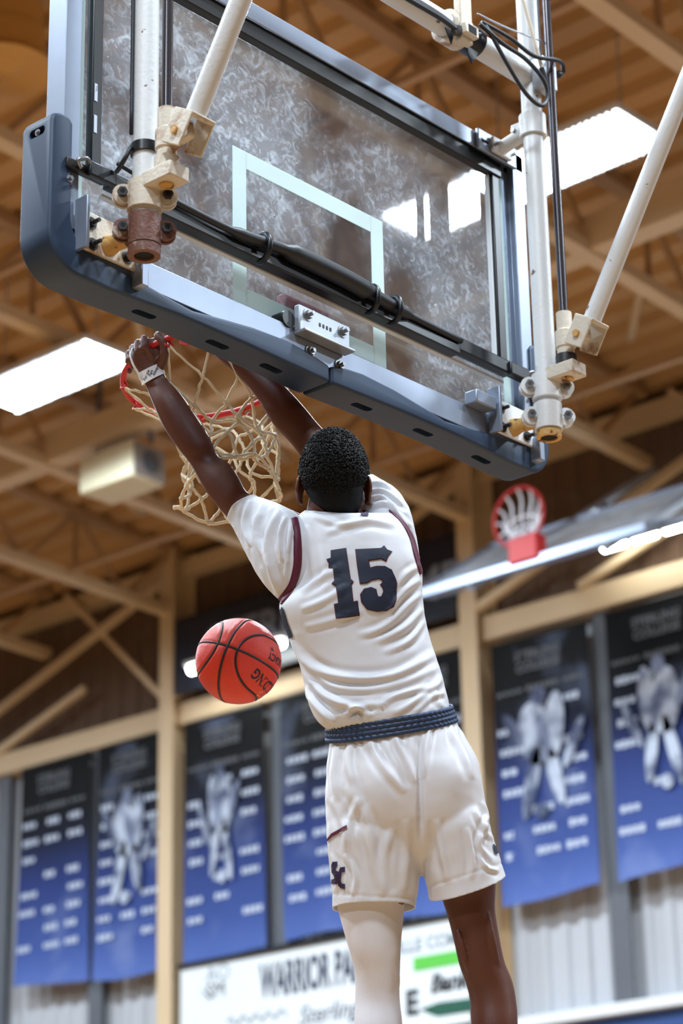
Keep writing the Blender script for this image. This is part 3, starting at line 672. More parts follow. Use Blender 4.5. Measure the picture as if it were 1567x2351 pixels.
# ------------------------------------------------------------------ hanging support frame behind the board
sf = thing('backstop_frame', 'white steel pole frame that hangs the backboard from the roof', 'support frame')
PY, RY, PR = -.20, -.275, .031
for s in (-1, 1):
    x = s*.80
    obj('pole', MB().pipe((x, PY, 2.885), (x, PY, 7.6), PR, PR-.006, 32), M_post, sf, smooth='auto')
    obj('bore_shade', MB().cyl((x, PY, 2.884), (x, PY, 2.96), PR-.0058, 24), M_recess_shade, sf)  # black plug painted as the shade inside the hollow pole end
    cl = M_rust if s < 0 else M_post
    def collar(z0, z1, m, name, rad=.042):
        c = obj(name, MB().pipe((x, PY, z0), (x, PY, z1), rad, PR-.001, 28), m, sf, smooth='auto')
        for a in (140, -40):      # clamp lugs with a bolt through them
            d = np.array([math.cos(math.radians(a)), math.sin(math.radians(a)), 0]); e = np.array([-d[1], d[0], 0])
            for k in (-1, 1):
                pc_ = np.array([x, PY, (z0+z1)/2])+d*(rad+.009)+e*k*.010
                obj('clamp_lug', MB().tube([pc_-e*.004, pc_+e*.004], [.027, .027], 18), m, c, smooth='auto')
            pp = np.array([x, PY, (z0+z1)/2])+d*(rad+.012)
            obj('clamp_bolt', MB().cyl(pp-e*.030, pp+e*.030, .007, 8).cyl(pp-e*.030, pp-e*.018, .013, 6).cyl(pp+e*.018, pp+e*.030, .013, 6), M_dbolt if s < 0 else M_bolt, c)
        return c
    collar(2.905, 2.985, cl, 'lower_clamp', .041)
    if s < 0: obj('pole_lip', MB().pipe((x, PY, 2.878), (x, PY, 2.902), .040, .0248, 28), M_rust, sf, smooth='auto')
    else: obj('pole_lip', MB().pipe((x, PY, 2.880), (x, PY, 2.900), .036, .0248, 28), M_yell, sf, smooth='auto')
    collar(3.000, 3.075, M_cream if s < 0 else M_post, 'upper_clamp', .043)
    # stub from the lower clamp to the corner bracket
    obj('stub_arm', MB().tube([(x-.0, PY+.03, 2.945), (x, -.10, 2.950), (x, -.076, 2.950)], [.021, .021, .027], 18), M_yell, sf, smooth='auto')
    # block that carries the rod and the diagonal brace
    blk = obj('rod_block', MB().box((x-.033, RY-.045, 3.045), (x+.033, PY-.02, 3.085)), M_cream, sf, bevel=.004)
    obj('block_nut', MB().cyl((x, RY, 3.040), (x, RY, 3.046), .018, 20), M_yell, blk)
    obj('block_collar', MB().cyl((x, RY, 3.085), (x, RY, 3.115), .031, 20), M_cream if s < 0 else M_dbolt, blk, smooth='auto')
    obj('swivel_barrel', MB().tube([(x, RY, 3.10), (x, RY, 3.135), (x, RY, 3.14), (x, RY, 3.19), (x, RY, 3.195), (x, RY, 3.25)], [.025, .025, .029, .029, .023, .023], 18), M_cream, sf, smooth='auto')
    obj('rod', MB().cyl((x, RY, 3.22), (x, RY, 7.6), .0135, 14), M_smoke, sf, smooth='auto')
    # clevis and diagonal brace going up and back
    q0 = np.array([x, -.345, 3.150]); q1 = np.array([x, -.345-.62*4.2, 3.150+4.2*1.03]); d = nrm(q1-q0); up = np.array([0, d[2], -d[1]])
    lug = obj('clevis_lug', MB().bar((x, RY-.01, 3.155), q0+d*.02-up*.004, .024, .045), M_cream, sf, bevel=.004)
    cv = obj('clevis', MB().obox(q0+d*.05, d*.006, up*.036, (.040, 0, 0)), M_cream, sf, bevel=.003)
    for k in (-1, 1):
        obj('clevis_cheek', MB().obox(q0+d*.008+np.array([k*.037, 0, 0]), d*.044, up*.034, (.0035, 0, 0)), M_cream, cv, bevel=.003)
        obj('clevis_pin', MB().cyl(q0+np.array([k*.036, 0, 0]), q0+np.array([k*.048, 0, 0]), .011, 12), M_yell, cv)
    obj('diagonal_brace', MB().cyl(q0+d*.052, q1, .0265, 24), M_post, sf, smooth='auto')
    # upper stand-off to the board's top corner
    tc_ = obj('top_clamp', MB().pipe((x, PY, 3.86), (x, PY, 3.93), .041, PR-.001, 28), M_post, sf, smooth='auto')
    for k in (-1, 1): obj('clamp_lug', MB().box((x+k*.008-.003, PY+.034, 3.865), (x+k*.008+.003, PY+.075, 3.925)), M_post, tc_, bevel=.004)
    obj('clamp_bolt', MB().cyl((x-.03, PY+.055, 3.895), (x+.03, PY+.055, 3.895), .007, 8), M_bolt, tc_)
    obj('stub_arm', MB().cyl((x, PY+.04, 3.885), (x, -.075, 3.868), .022, 18), M_post, sf, smooth='auto')
    obj('stub_flange', MB().obox((x-.0, -.078, 3.868), (.045, 0, 0), (0, .006, 0), (0, 0, .026)), M_post, sf, bevel=.003)
obj('cross_tube', MB().cyl((-.80, PY, 4.065), (.80, PY, 4.065), .036, 28), M_post, sf, smooth='auto')
# strap with hydraulic bracket and tape on the cross tube
hb = obj('hanger_strap', MB().box((.40, PY-.055, 4.00), (.455, PY-.030, 4.28)), M_cream, sf, bevel=.004)
obj('strap_loop', MB().pipe((.395, PY, 4.065), (.462, PY, 4.065), .052, .037, 24), M_cream, hb, smooth='auto')
obj('strap_box', MB().box((.398, PY-.075, 4.015), (.458, PY-.055, 4.05)), M_cream, hb, bevel=.003); obj('box_hole_shade', MB().box((.410, PY-.0762, 4.02), (.446, PY-.0748, 4.045)), M_recess_shade, hb)
obj('strap_bolt', MB().hexbolt((.385, PY-.05, 4.02), (-.6, -1, -.2), .012, .012, .03), M_bolt, hb)
obj('tape_wrap', MB().pipe((.462, PY, 4.065), (.535, PY, 4.065), .046, .036, 20), M_black, sf, smooth='auto')
obj('tape_flag', MB().prism([(.47, 0), (.53, 0), (.49, -.06), (.475, -.035)], (0, PY-.02, 4.03), (1, 0, 0), (0, 0, 1), (0, .004, 0)), M_black, sf)
obj('tape_flag', MB().prism([(.36, 0), (.40, 0), (.385, -.045)], (0, PY-.03, 4.03), (1, 0, 0), (0, 0, 1), (0, .004, 0)), M_black, sf)
# wires along the cross tube and to the junction box on the right pole
for k in range(3):
    obj('wire', MB().tube(spline([(-.82, PY-.02-.014*k, 4.22+.01*k), (-.3, PY-.05-.01*k, 4.08+.006*k), (.05, PY-.06, 4.02+.008*k), (.30, PY-.06, 4.02+.004*k), (.42, PY-.045, 4.03), (.50, PY-.05, 4.06)], 8), .008, 8), M_cable, sf, smooth=True)
jb = obj('junction_box', MB().box((.765, PY-.075, 4.00), (.835, PY-.030, 4.10)), M_zinc, sf, bevel=.004)
obj('box_knockout_shade', MB().cyl((.835, PY-.055, 4.03), (.837, PY-.055, 4.03), .014, 14), M_recess_shade, jb)
obj('conduit', MB().cyl((.79, PY-.045, 4.10), (.79, PY-.045, 5.2), .009, 10), M_zinc, sf, smooth='auto')
obj('cable_gland', MB().tube([(.835, PY-.055, 4.075), (.865, PY-.060, 4.08), (.885, PY-.065, 4.092)], [.014, .013, .004], 12), M_dbolt, jb, smooth=True)
obj('wire', MB().tube(spline([(.50, PY-.055, 4.10), (.60, PY-.08, 4.08), (.70, PY-.09, 4.06), (.80, PY-.10, 4.085), (.86, PY-.08, 4.105), (.885, PY-.065, 4.095)], 8), .0065, 8), M_cable, sf, smooth=True)
obj('wire', MB().tube(spline([(.49, PY-.055, 4.09), (.56, PY-.08, 4.045), (.66, PY-.09, 4.03), (.745, PY-.09, 3.995), (.765, PY-.085, 3.945), (.73, PY-.085, 3.905), (.66, PY-.085, 3.915), (.585, PY-.08, 3.98), (.535, PY-.07, 4.05), (.51, PY-.055, 4.10)], 8), .0065, 8), M_cable, sf, smooth=True)
obj('tie_wire', MB().tube(spline([(.475, PY-.06, 4.115), (.60, PY-.07, 4.12), (.80, PY-.06, 4.165)], 6), .0025, 6), M_zinc, sf, smooth=True)
obj('pull_rod', MB().cyl((.745, PY-.085, 4.04), (.57, PY-.09, 4.48), .006, 8), M_cream, sf)
obj('rod_end', MB().cyl((.745, PY-.085, 4.04), (.765, PY-.085, 3.985), .008, 8), M_dbolt, sf)
# black cord that runs down the left pole and its tape
obj('cord_down', MB().tube(spline([(-.838, PY+.016, 7.0), (-.836, PY+.014, 4.2), (-.836, PY+.012, 3.6), (-.838, PY+.01, 3.20)], 4), .005, 8), M_cable, sf, smooth=True)
zt_ = 3.165
obj('tape_band', MB().loft([[(-.80+r*math.cos(t), PY+r*math.sin(t), zt_+dz) for t in np.linspace(0, 2*math.pi, 28, endpoint=False)] for r, dz in ((PR+.0005, -.012), (PR+.006, -.012), (PR+.006, .014), (PR+.0005, .014))], caps=False, closed=True), M_black, sf, smooth='auto')
obj('cord_down', MB().tube(spline([(-.838, PY+.01, 3.165), (-.85, PY+.02, 3.13), (-.835, -.14, 3.12), (-.80, -.10, 3.15)], 6), .006, 8), M_cable, sf, smooth=True)

# ------------------------------------------------------------------ ring and net
TILT = math.radians(9.5)
RC = np.array([0, .385, 3.048]); PIV = np.array([0, .13, 3.048])
def tl(p):
    q = np.asarray(p, float)-PIV; c, s = math.cos(TILT), math.sin(TILT)
    return PIV+np.array([q[0], c*q[1]+s*q[2], -s*q[1]+c*q[2]])
def ringpt(deg, r=.2366, dz=0):       # 0 deg = -x side, 90 deg = away from the board
    t = math.radians(deg); return tl(RC+np.array([-r*math.cos(t), r*math.sin(t), dz]))
hr = thing('basket_ring', 'bright red basketball ring bent down under the hanging player', 'basketball rim')
obj('ring', MB().tube([ringpt(a) for a in np.arange(0, 360, 5)], .0085, 12, closed=True), M_rim, hr, smooth=True)
obj('mount_plate', MB().box((-.09, .002, 2.96), (.09, .03, 3.10)), M_rim, hr, bevel=.004)
obj('spring_box', MB().obox(tl((0, .085, 3.03)), (.075, 0, 0), tl((0, .14, 3.03))-tl((0, .085, 3.03)), (0, 0, .035)), M_rim, hr, bevel=.006)
arc = [a for a in np.arange(-158, -22, 4)]
sr = []
for a in arc:
    h = .034*min(1, (a+163)/40, (-20-a)/8)+.003
    sr.append([ringpt(a, .240, -.004), ringpt(a, .245, -.004), ringpt(a, .245, -.004-h), ringpt(a, .240, -.004-h)])
obj('support_strap', MB().loft(sr), M_rim, hr)
for k in range(12):
    a = k*30+12
    pth = [ringpt(a, .2366+.012*math.cos(t), -.012+.012*math.sin(t)) for t in np.linspace(-.3, math.pi+.6, 9)]
    obj('net_hook', MB().tube([ringpt(a, .2366-.004, -.006), ringpt(a-1.5, .2366-.010, -.018), ringpt(a, .2366, -.026), ringpt(a+2, .2366+.008, -.018)], .0038, 8), M_rim, hr, smooth=True)

net = thing('basketball_net', 'cream cord net, tangled and swinging, hanging from the red ring', 'net')
NR = 7; nodes = []
for r in range(NR+1):
    row = []
    for i in range(12):
        a = (i+.5*(r % 2))*30+12
        if r == 0: p = ringpt(a, .2366, -.024)
        else:
            f = r/NR
            rad = [.236, .185, .150, .128, .122, .120, .122, .128][r]
            cz_ = [0, .115, .165, .215, .262, .305, .345, .375][r]
            ctr = RC+np.array([.035*math.sin(f*2.4)+.02*f, -.02-.035*f, -.02-cz_])
            t = math.radians(a); p = ctr+np.array([-rad*math.cos(t), rad*math.sin(t), 0])
            # the far left side hangs long, the near right side is pushed up and bunched
            side = -math.cos(t)*.75+math.sin(t)*.65           # towards image left
            p = p+np.array([-.02, .03, -.045*f])*max(side, 0)*f
            p = p+np.array([.02, -.01, .055])*max(-side, 0)*f
            p = p+rng.normal(0, [.0, .006, .011, .013, .013, .013, .011, .009][r], 3)
        row.append(p)
    nodes.append(row)
def strand(i, sgn):
    pts = []; j = i
    for r in range(NR+1):
        pts.append(nodes[r][j % 12])
        if sgn > 0: j = j+(1 if r % 2 else 0)
        else: j = j-(0 if r % 2 else 1)
    return pts
for i in range(12):
    for sgn in (1, -1):
        P_ = spline(strand(i, sgn), 7); P_ = [p+rng.normal(0, .0012, 3) for p in P_]
        rad = [.0034+.0011*min(1, k/14)+.0006*math.sin(k*2.3) for k in range(len(P_))]
        obj('cord', MB().tube(P_, rad, 7), M_net, net, smooth=True)
for r in range(1, NR+1):
    kb = MB()
    for p in nodes[r]: kb.sphere(p, .0072, 8, 5)
    obj('knots', kb, M_net, net, smooth=True)['kind'] = 'stuff'
obj('hem_cord', MB().tube([p+rng.normal(0, .001, 3) for p in spline(nodes[NR], 5, True)], .0045, 7, closed=True), M_net, net, smooth=True)
obj('loose_end', MB().tube(spline([nodes[NR][2], nodes[NR][2]+np.array([-.01, .012, .012]), nodes[NR][2]+np.array([-.022, .022, .010])], 4), [.005, .006, .006, .007, .007, .006, .006, .007, .006], 7), M_net, net, smooth=True)

# ------------------------------------------------------------------ basketball
BR = .1205; BC = at(547, 1518, 5551*BR/98.8)
ball = thing('basketball', 'red-orange basketball with black seams falling beside the player', 'basketball')
def bdir(px, py):      # direction on the sphere seen at that pixel
    d = nrm(_ray(px, py)); oc = CAM-BC; b = d@oc; c = oc@oc-BR*BR; disc = b*b-c
    t = -b-math.sqrt(max(disc, 0)); return nrm(CAM+d*t-BC)
e0 = bdir(521.5, 1482.5)
eA = bdir(541, 1450)-bdir(505, 1525); eB = bdir(544, 1491)-bdir(498, 1479)
eA = nrm(eA-(eA@e0)*e0); eB = nrm(eB-(eB@e0)*e0); eA = nrm(nrm(eA-(eA@eB)*eB)+eA); eA = nrm(eA-(eA@e0)*e0); eB = np.cross(eA, e0) if np.cross(eA, e0)@eB > 0 else -np.cross(eA, e0)
seams = []
ph = np.linspace(0, 2*math.pi, 120, endpoint=False)
seams.append([math.cos(t)*e0+math.sin(t)*eA for t in ph])
seams.append([math.cos(t)*e0+math.sin(t)*eB for t in ph])
for s in (-1, 1):
    q = []
    for t in ph:
        dl = math.radians(15+33*math.sin(t)**2)*s
        q.append(math.cos(dl)*(math.cos(t)*e0+math.sin(t)*eA)+math.sin(dl)*eB)
    seams.append(q)
SP = np.array([p for s in seams for p in s])
bm = bmesh.new(); bmesh.ops.create_icosphere(bm, subdivisions=6, radius=1.0)
me = bpy.data.meshes.new('skin'); bm.to_mesh(me); bm.free()
V = verts(me).copy(); V /= np.linalg.norm(V, axis=1)[:, None]
# densify the seam samples for the distance test
SD = np.array([nrm(s[i]*(1-f)+s[(i+1) % 120]*f) for s in seams for i in range(120) for f in (0, .33, .66)])
dist = np.empty(len(V))
for i in range(0, len(V), 4000): dist[i:i+4000] = np.arccos(np.clip((V[i:i+4000]@SD.T).max(1), -1, 1))*BR
rad = BR-.0024*np.exp(-(dist/.0042)**2)+.0006*np.exp(-((dist-.011)/.005)**2)
setverts(me, BC+V*rad[:, None]); link('leather_skin', me, M_ball, ball, smooth=True)
for s in seams: obj('seam', MB().tube([BC+p*(BR-.0023) for p in s], .0037, 8, closed=True), M_ballk, ball, smooth=True)
def ball_text(txt, size, p_a, p_b, m, name, lift=.0006, **k):
    """text whose baseline runs from pixel a (first letter) to pixel b (last letter)"""
    a, b = bdir(*p_a), bdir(*p_b); n0 = nrm(a+b); ex = nrm(b-a); ex = nrm(ex-(ex@n0)*n0); ey = np.cross(n0, ex)
    me = text_mesh(txt, size, **k); v = verts(me)
    out = []
    for q in v:
        th = q[0]/BR; c = math.cos(th)*n0+math.sin(th)*ex; ps = q[1]/BR; out.append(BC+(BR+lift)*(math.cos(ps)*c+math.sin(ps)*ey))
    setverts(me, np.array(out)); return link(name, me, m, ball)
# lettering reads upside down, running from the right limb towards the lower left seam
nG = bdir(590, 1545); 
def ball_text2(txt, size, end_px, dir_px, m, name, align='RIGHT', **k):
    n0 = bdir(*end_px); d2 = bdir(*dir_px); ex = n0-d2; ex = nrm(ex-(ex@n0)*n0); ey = np.cross(n0, ex)
    me = text_mesh(txt, size, align=align, **k); v = verts(me); out = []
    for q in v:
        th = q[0]/BR; c = math.cos(th)*n0+math.sin(th)*ex; ps = q[1]/BR; out.append(BC+(BR+.0006)*(math.cos(ps)*c+math.sin(ps)*ey))
    setverts(me, np.array(out)); return link(name, me, m, ball)
ball_text2('SPALDING', .042, (582, 1541), (612, 1571), M_ballk, 'lettering', bold=.0012, width=.8)
ball_text2('LEGACY', .030, (616, 1504), (637, 1516), M_ballk, 'lettering', bold=.001, width=.75)
ball_text2('TF', .014, (621, 1489), (640, 1497), M_ballk, 'lettering', bold=.001, width=.8)
for px, py in ((596, 1589), (601, 1589), (592, 1595), (590, 1597), (595, 1599)):
    n = bdir(px, py); obj('gold_mark', MB().cyl(BC+n*(BR-.001), BC+n*(BR+.0006), .0028, 10), M_gold, ball)

# ------------------------------------------------------------------ the player
_at0 = at
def at(x, y, d): return _at0(x, y, d-max(0.0, y-1250)*.000165)      # the body hangs nearly plumb
def seg_ring(Lx, Ly, Rx, Ry, d, ry, ex=2.0, n=48, d2=None, shift=0.0):
    """cross-section whose width spans two points and whose depth runs along the viewing depth"""
    A = at(Lx, Ly, d); B = at(Rx, Ry, d if d2 is None else d2); c = (A+B)/2+Fv*shift; a = (B-A)/2; au = nrm(a)
    dep = nrm(Fv-(Fv@au)*au); out = []
    for j in range(n):
        t = 2*math.pi*j/n; ct, st = math.cos(t), math.sin(t)
        x = math.copysign(abs(ct)**(2/ex), ct); y = math.copysign(abs(st)**(2/ex), st)
        out.append(c+a*x+dep*ry*y)
    return out
def seg_loft(keys, sub=6, n=48, caps=True):
    K = [np.array(list(k)+[2.0]*(7-len(k)), float) for k in keys]
    S = spline(K, sub)
    return MB().loft([seg_ring(s[0], s[1], s[2], s[3], s[4], s[5], s[6], n) for s in S], caps)
def limb(keys, sub=5, n=28, asp=.95):
    """keys: (x1,y1,x2,y2,depth[,aspect]) edges of the limb in order"""
    K = []
    for k in keys:
        w = math.hypot(k[0]-k[2], k[1]-k[3])*k[4]/FPX/2
        K.append((k[0], k[1], k[2], k[3], k[4], w*(k[5] if len(k) > 5 else asp)))
    return seg_loft(K, sub, n)
player = tag(empty('person'), 'player in white jersey number 15 hanging from the ring with both arms raised', 'person')

# --- arms, hands
parts = []
parts.append(limb([(690, 1180, 640, 1290, 6.29, .8), (625, 1150, 578, 1262, 6.33), (571, 1133, 538, 1208, 6.40), (548, 1096, 502, 1166, 6.43), (528, 1066, 468, 1122, 6.46),
                   (500, 1046, 437, 1066, 6.49), (486, 1012, 412, 1034, 6.505), (452, 958, 377, 984, 6.53), (414, 903, 352, 930, 6.55), (384, 870, 337, 893, 6.575), (372, 846, 325, 866, 6.59)]))
parts.append(limb([(912, 1150, 835, 1232, 6.32, .8), (850, 1090, 775, 1160, 6.40), (800, 1040, 735, 1118, 6.44), (739, 983, 676, 1029, 6.48), (690, 925, 625, 972, 6.51),
                   (645, 878, 588, 912, 6.54), (598, 836, 545, 862, 6.57), (550, 795, 505, 828, 6.60), (520, 770, 482, 805, 6.62)]))
def grip(angles, K_up, K_back, thumb, wrist_ring, palm_keys):
    out = []
    out.append(palm_keys)
    for a, lr in zip(angles, (.92, 1.0, 1.03, .98)):
        r = ringpt(a); back = -Fv; up = Uv
        k0 = r+back*(.030*lr)+up*(K_up-.012); k1 = r+back*.014+up*(K_up+.018)*lr; k2 = r+Fv*.012*lr+up*.0195; k3 = r+Fv*.0205*lr-up*.004; k4 = r+Fv*.008-up*.0195
        out.append(MB().tube(spline([k0, k1, k2, k3, k4], 5), [.0105]*4+[.0112]*3+[.0098]*4+[.0100]*3+[.0090]*4+[.0088]*2+[.0062], 12))
        out.append(MB().sphere(k1+back*.001, .0118, 12, 8)); out.append(MB().sphere(k4, .0075, 10, 7))
    T = [np.asarray(p) for p in thumb]
    out.append(MB().tube(spline(T, 5), [.0155]*4+[.0135]*4+[.0125]*(5*(len(T)-1)-7), 12)); out.append(MB().sphere(T[-1], .0115, 10, 7))
    return out
angL = (21, 14.5, 8, 1.5)          # little .. index finger along the ring
kn = [ringpt(a)-Fv*.026+Uv*.016 for a in angL]
pk = [pix(k) for k in kn]
palmL = seg_loft([(325, 866, 372, 846, 6.59, .0185, 2.2), (312, 846, 378, 828, 6.597, .019, 2.4), (303, 824, 381, 806, 6.60, .019, 2.6), (304, 804, 376, 787, 6.605, .017, 2.6), (312, 786, 364, 773, 6.61, .013, 2.4)], 5, 28)
parts += grip(angL, .012, .03, [at(366, 842, 6.580), at(376, 818, 6.566), at(377, 796, 6.566), at(370, 779, 6.572), at(362, 770, 6.582)], None, palmL)
for i in range(4): parts.append(MB().tube([at(347+(i-1.5)*10, 845-(i-1.5)*4, 6.590), kn[i]-Fv*.002], [.008, .0100], 10))
angR = (-38, -49, -60, -71)
knR = [ringpt(a)-Fv*.030+Uv*.002 for a in angR]; pr_ = [pix(k) for k in knR]
palmR = seg_loft([(482, 805, 520, 770, 6.62, .019, 2.2), (466, 795, 530, 758, 6.625, .018, 2.5), (min(p[0] for p in pr_)-8, pr_[0][1]+16, max(p[0] for p in pr_)+8, pr_[3][1]+14, 6.63, .016, 2.5)], 5, 28)
parts += grip(angR, .006, .03, [at(488, 800, 6.61), at(468, 790, 6.605), at(458, 770, 6.60), at(462, 756, 6.60)], None, palmR)
for i in range(4): parts.append(MB().tube([at(500, 785, 6.62), knR[i]], [.012, .0105], 10))

# --- neck and head (face looks away from the camera, towards the court)
HC = at(766, 1090, 6.28); hx = nrm(Rv+.02*Uv); hz = nrm(Uv*.985-Fv*.10); hy = nrm(np.cross(hz, hx)); hx = np.cross(hy, hz)
def hp(x, y, z): return HC+hx*x+hy*y+hz*z
hv = []
nlat, nlon = 40, 48; rings = []
for i in range(nlat):
    th = .06+(math.pi-.12)*i/(nlat-1); row = []
    for j in range(nlon):
        ph_ = 2*math.pi*j/nlon
        x, y, z = math.sin(th)*math.cos(ph_), math.sin(th)*math.sin(ph_), math.cos(th)
        sx = .079*(1-.16*max(-z, 0)**1.2); sy = .098*(1-.10*max(-z, 0)*(1 if y < 0 else .2)); sz = .112
        p = np.array([x*sx, y*sy, z*sz])
        if y > 0:      # face
            f = y
            p[1] += .012*f*math.exp(-((z+.35)/.18)**2-(x/.18)**2)*1.6          # nose
            p[1] += .006*f*math.exp(-((z-.12)/.10)**2)                          # brow
            p[1] -= .008*f*math.exp(-((z+.06)/.10)**2)*(math.exp(-((abs(x)-.38)/.16)**2))   # eye sockets
            p[1] += .007*f*math.exp(-((z+.62)/.10)**2-(x/.30)**2)             # mouth
            p[1] += .010*f*math.exp(-((z+.93)/.14)**2)                          # chin
            p[2] -= .012*f*max(-z, 0)
        else: p[1] -= .004*math.exp(-((z-.2)/.4)**2)
        row.append(hp(*p))
    rings.append(row)
parts.append(MB().loft(rings))
parts.append(MB().tube(spline([hp(0, .082, -.015), hp(0, .108, -.044), hp(0, .096, -.054)], 4), [.008, .009, .010, .012, .014, .014, .012, .009, .008], 10))   # nose
parts.append(MB().loft([seg_ring(*k, ex=2.1, n=28) for k in ((712, 1120, 822, 1125, 6.27, .058), (708, 1150, 828, 1155, 6.27, .060), (702, 1175, 836, 1185, 6.28, .064), (690, 1215, 860, 1225, 6.28, .075))]))
for s in (-1, 1):      # ears
    ec = hp(s*.081, -.004, -.040)
    ey_ = nrm(hy*.85+hx*s*-.35); en = nrm(hx*s+hy*-.45)
    loop = [ec+en*.008*1.0+(ey_*.0185*math.cos(t)*(1.0 if math.sin(t) > -.2 else .72))*-1+hz*.035*math.sin(t) for t in np.linspace(0, 2*math.pi, 24, endpoint=False)]
    parts.append(MB().tube(loop, .0052, 8, closed=True))
    parts.append(MB().loft([[ec+(q-ec)*.95-en*.004 for q in loop], [ec+(q-ec)*.9+en*.001 for q in loop]]))
    parts.append(MB().sphere(ec-hz*.031+en*.006, .0085, 10, 7))
# --- trunk and legs
parts.append(seg_loft([(690, 1200, 880, 1205, 6.28, .07), (700, 1260, 945, 1255, 6.27, .10), (668, 1370, 955, 1345, 6.26, .108), (690, 1470, 965, 1440, 6.25, .10), (740, 1570, 1000, 1545, 6.23, .095), (765, 1660, 1020, 1635, 6.21, .10),
                       (762, 1760, 1070, 1725, 6.2, .115), (768, 1850, 1092, 1825, 6.2, .11), (790, 1930, 1100, 1910, 6.19, .10)], 4, 32))
parts.append(limb([(772, 1780, 950, 1790, 6.2), (770, 1900, 950, 1905, 6.19), (776, 2050, 932, 2058, 6.17), (776, 2082, 924, 2088, 6.17), (799, 2167, 918, 2167, 6.15), (815, 2228, 916, 2228, 6.15), (817, 2289, 915, 2289, 6.15),
                   (815, 2351, 921, 2351, 6.13), (818, 2430, 922, 2430, 6.12), (832, 2520, 908, 2520, 6.11), (840, 2600, 896, 2600, 6.10)]))
parts.append(limb([(975, 1780, 1086, 1765, 6.2), (985, 1900, 1112, 1880, 6.19), (1003, 2010, 1136, 1985, 6.17), (1014, 2063, 1137, 2040, 6.17), (1027, 2105, 1136, 2085, 6.16), (1041, 2160, 1144, 2140, 6.155), (1053, 2213, 1157, 2205, 6.15), (1067, 2253, 1174, 2248, 6.15),
                   (1077, 2291, 1183, 2288, 6.14), (1081, 2351, 1188, 2348, 6.12), (1090, 2430, 1184, 2430, 6.10), (1104, 2520, 1172, 2520, 6.09), (1110, 2600, 1162, 2600, 6.08)]))
# muscles and tendons behind the right knee
parts.append(MB().tube(spline([at(1120, 2090, 6.12), at(1128, 2150, 6.11), at(1138, 2205, 6.115), at(1150, 2240, 6.12)], 5), list(.002+.008*np.sin(np.linspace(0, math.pi, 16))), 10))
parts.append(MB().tube(spline([at(1050, 2130, 6.11), at(1062, 2190, 6.105), at(1078, 2235, 6.115)], 5), list(.002+.007*np.sin(np.linspace(0, math.pi, 11))), 10))
body_me = union(parts, .0036, 5, 'body')
body = link('body', body_me, M_skin, player, smooth=True)
# eyes and lips on the far side
for s in (-1, 1):
    e = obj('eye', MB().sphere(hp(s*.031, .078, -.006), .0115, 12, 8), M_eyew, player, smooth=True)
    obj('iris', MB().sphere(hp(s*.031, .0875, -.006), .0048, 10, 6), M_ink, e, smooth=True)
obj('mouth', MB().tube(spline([hp(-.024, .092, -.074), hp(-.010, .100, -.071), hp(0, .101, -.073), hp(.010, .100, -.071), hp(.024, .092, -.074)], 4), [.003]+[.006]*15+[.003], 8), M_lip, player, smooth=True)
# shoes
for (x, y, d) in ((868, 2608, 6.10), (1136, 2608, 6.08)):
    c = at(x, y, d); f = nrm(np.array([Fv[0], Fv[1], -.25])); 
    rr = [(-.085, .030, .05), (-.06, .040, .06), (0, .043, .065), (.08, .048, .045), (.15, .048, .035), (.20, .032, .028)]
    hz_ = nrm(np.cross(np.cross(f, [0, 0, 1]), f)); sx_ = np.cross(f, hz_)
    sh = obj('shoe', MB().loft([[c-hz_*.07+f*a+sx_*w*math.cos(t)+hz_*(h*math.sin(t)+h*.3) for t in np.linspace(0, 2*math.pi, 20, endpoint=False)] for a, w, h in rr]), M_shoe, player, smooth=True)
    obj('sole', MB().loft([[c-hz_*(.07+h*.75)+f*a+sx_*w*1.03*math.cos(t)+hz_*.012*math.sin(t) for t in np.linspace(0, 2*math.pi, 16, endpoint=False)] for a, w, h in rr]), M_navy, sh, smooth=True)
    obj('ankle_sock', MB().tube([c+hz_*.07, c-hz_*.05], [.040, .045], 18), M_shoe, player, smooth=True)

# --- hair: dense cap of short curls, thinning to a fade above the neck
cap = []
nla, nlo = 46, 64
for i in range(nla):
    th = .03+2.02*i/(nla-1); row = []
    for j in range(nlo):
        ph_ = 2*math.pi*j/nlo; x, y, z = math.sin(th)*math.cos(ph_), math.sin(th)*math.sin(ph_), math.cos(th)
        lo_lim = -.78 if y < .25 else -.78+(y-.25)*2.0          # hairline: low at the nape, high at the forehead
        if abs(x) > .55 and y > -.35: lo_lim = max(lo_lim, -.06+max(y, 0)*.8)
        zz = max(z, lo_lim); k = math.sqrt(max(1-zz*zz, 0))/max(math.sqrt(max(1-z*z, 1e-6)), 1e-3) if zz != z else 1
        thick = .0085*np.clip((zz+.75)/.75, .12, 1)
        row.append(hp(x*k*(.0795+thick)*(1-.13*max(-zz, 0)**1.2), y*k*(.0985+thick)*(1-.10*max(-zz, 0)*(y < 0)), zz*(.112+thick*.9)))
    cap.append(row)
hair = obj('hair', MB().loft(cap), M_hair, player, smooth=True)
obj('nape_fade', MB().loft([seg_ring(*k, ex=2.1, n=32) for k in ((696, 1092, 838, 1096, 6.258, .070), (702, 1125, 833, 1130, 6.256, .066), (713, 1152, 829, 1158, 6.258, .062), (728, 1172, 824, 1181, 6.266, .061))]), M_hair, hair, smooth=True)
cur = MB(); hr_rng = np.random.default_rng(3)
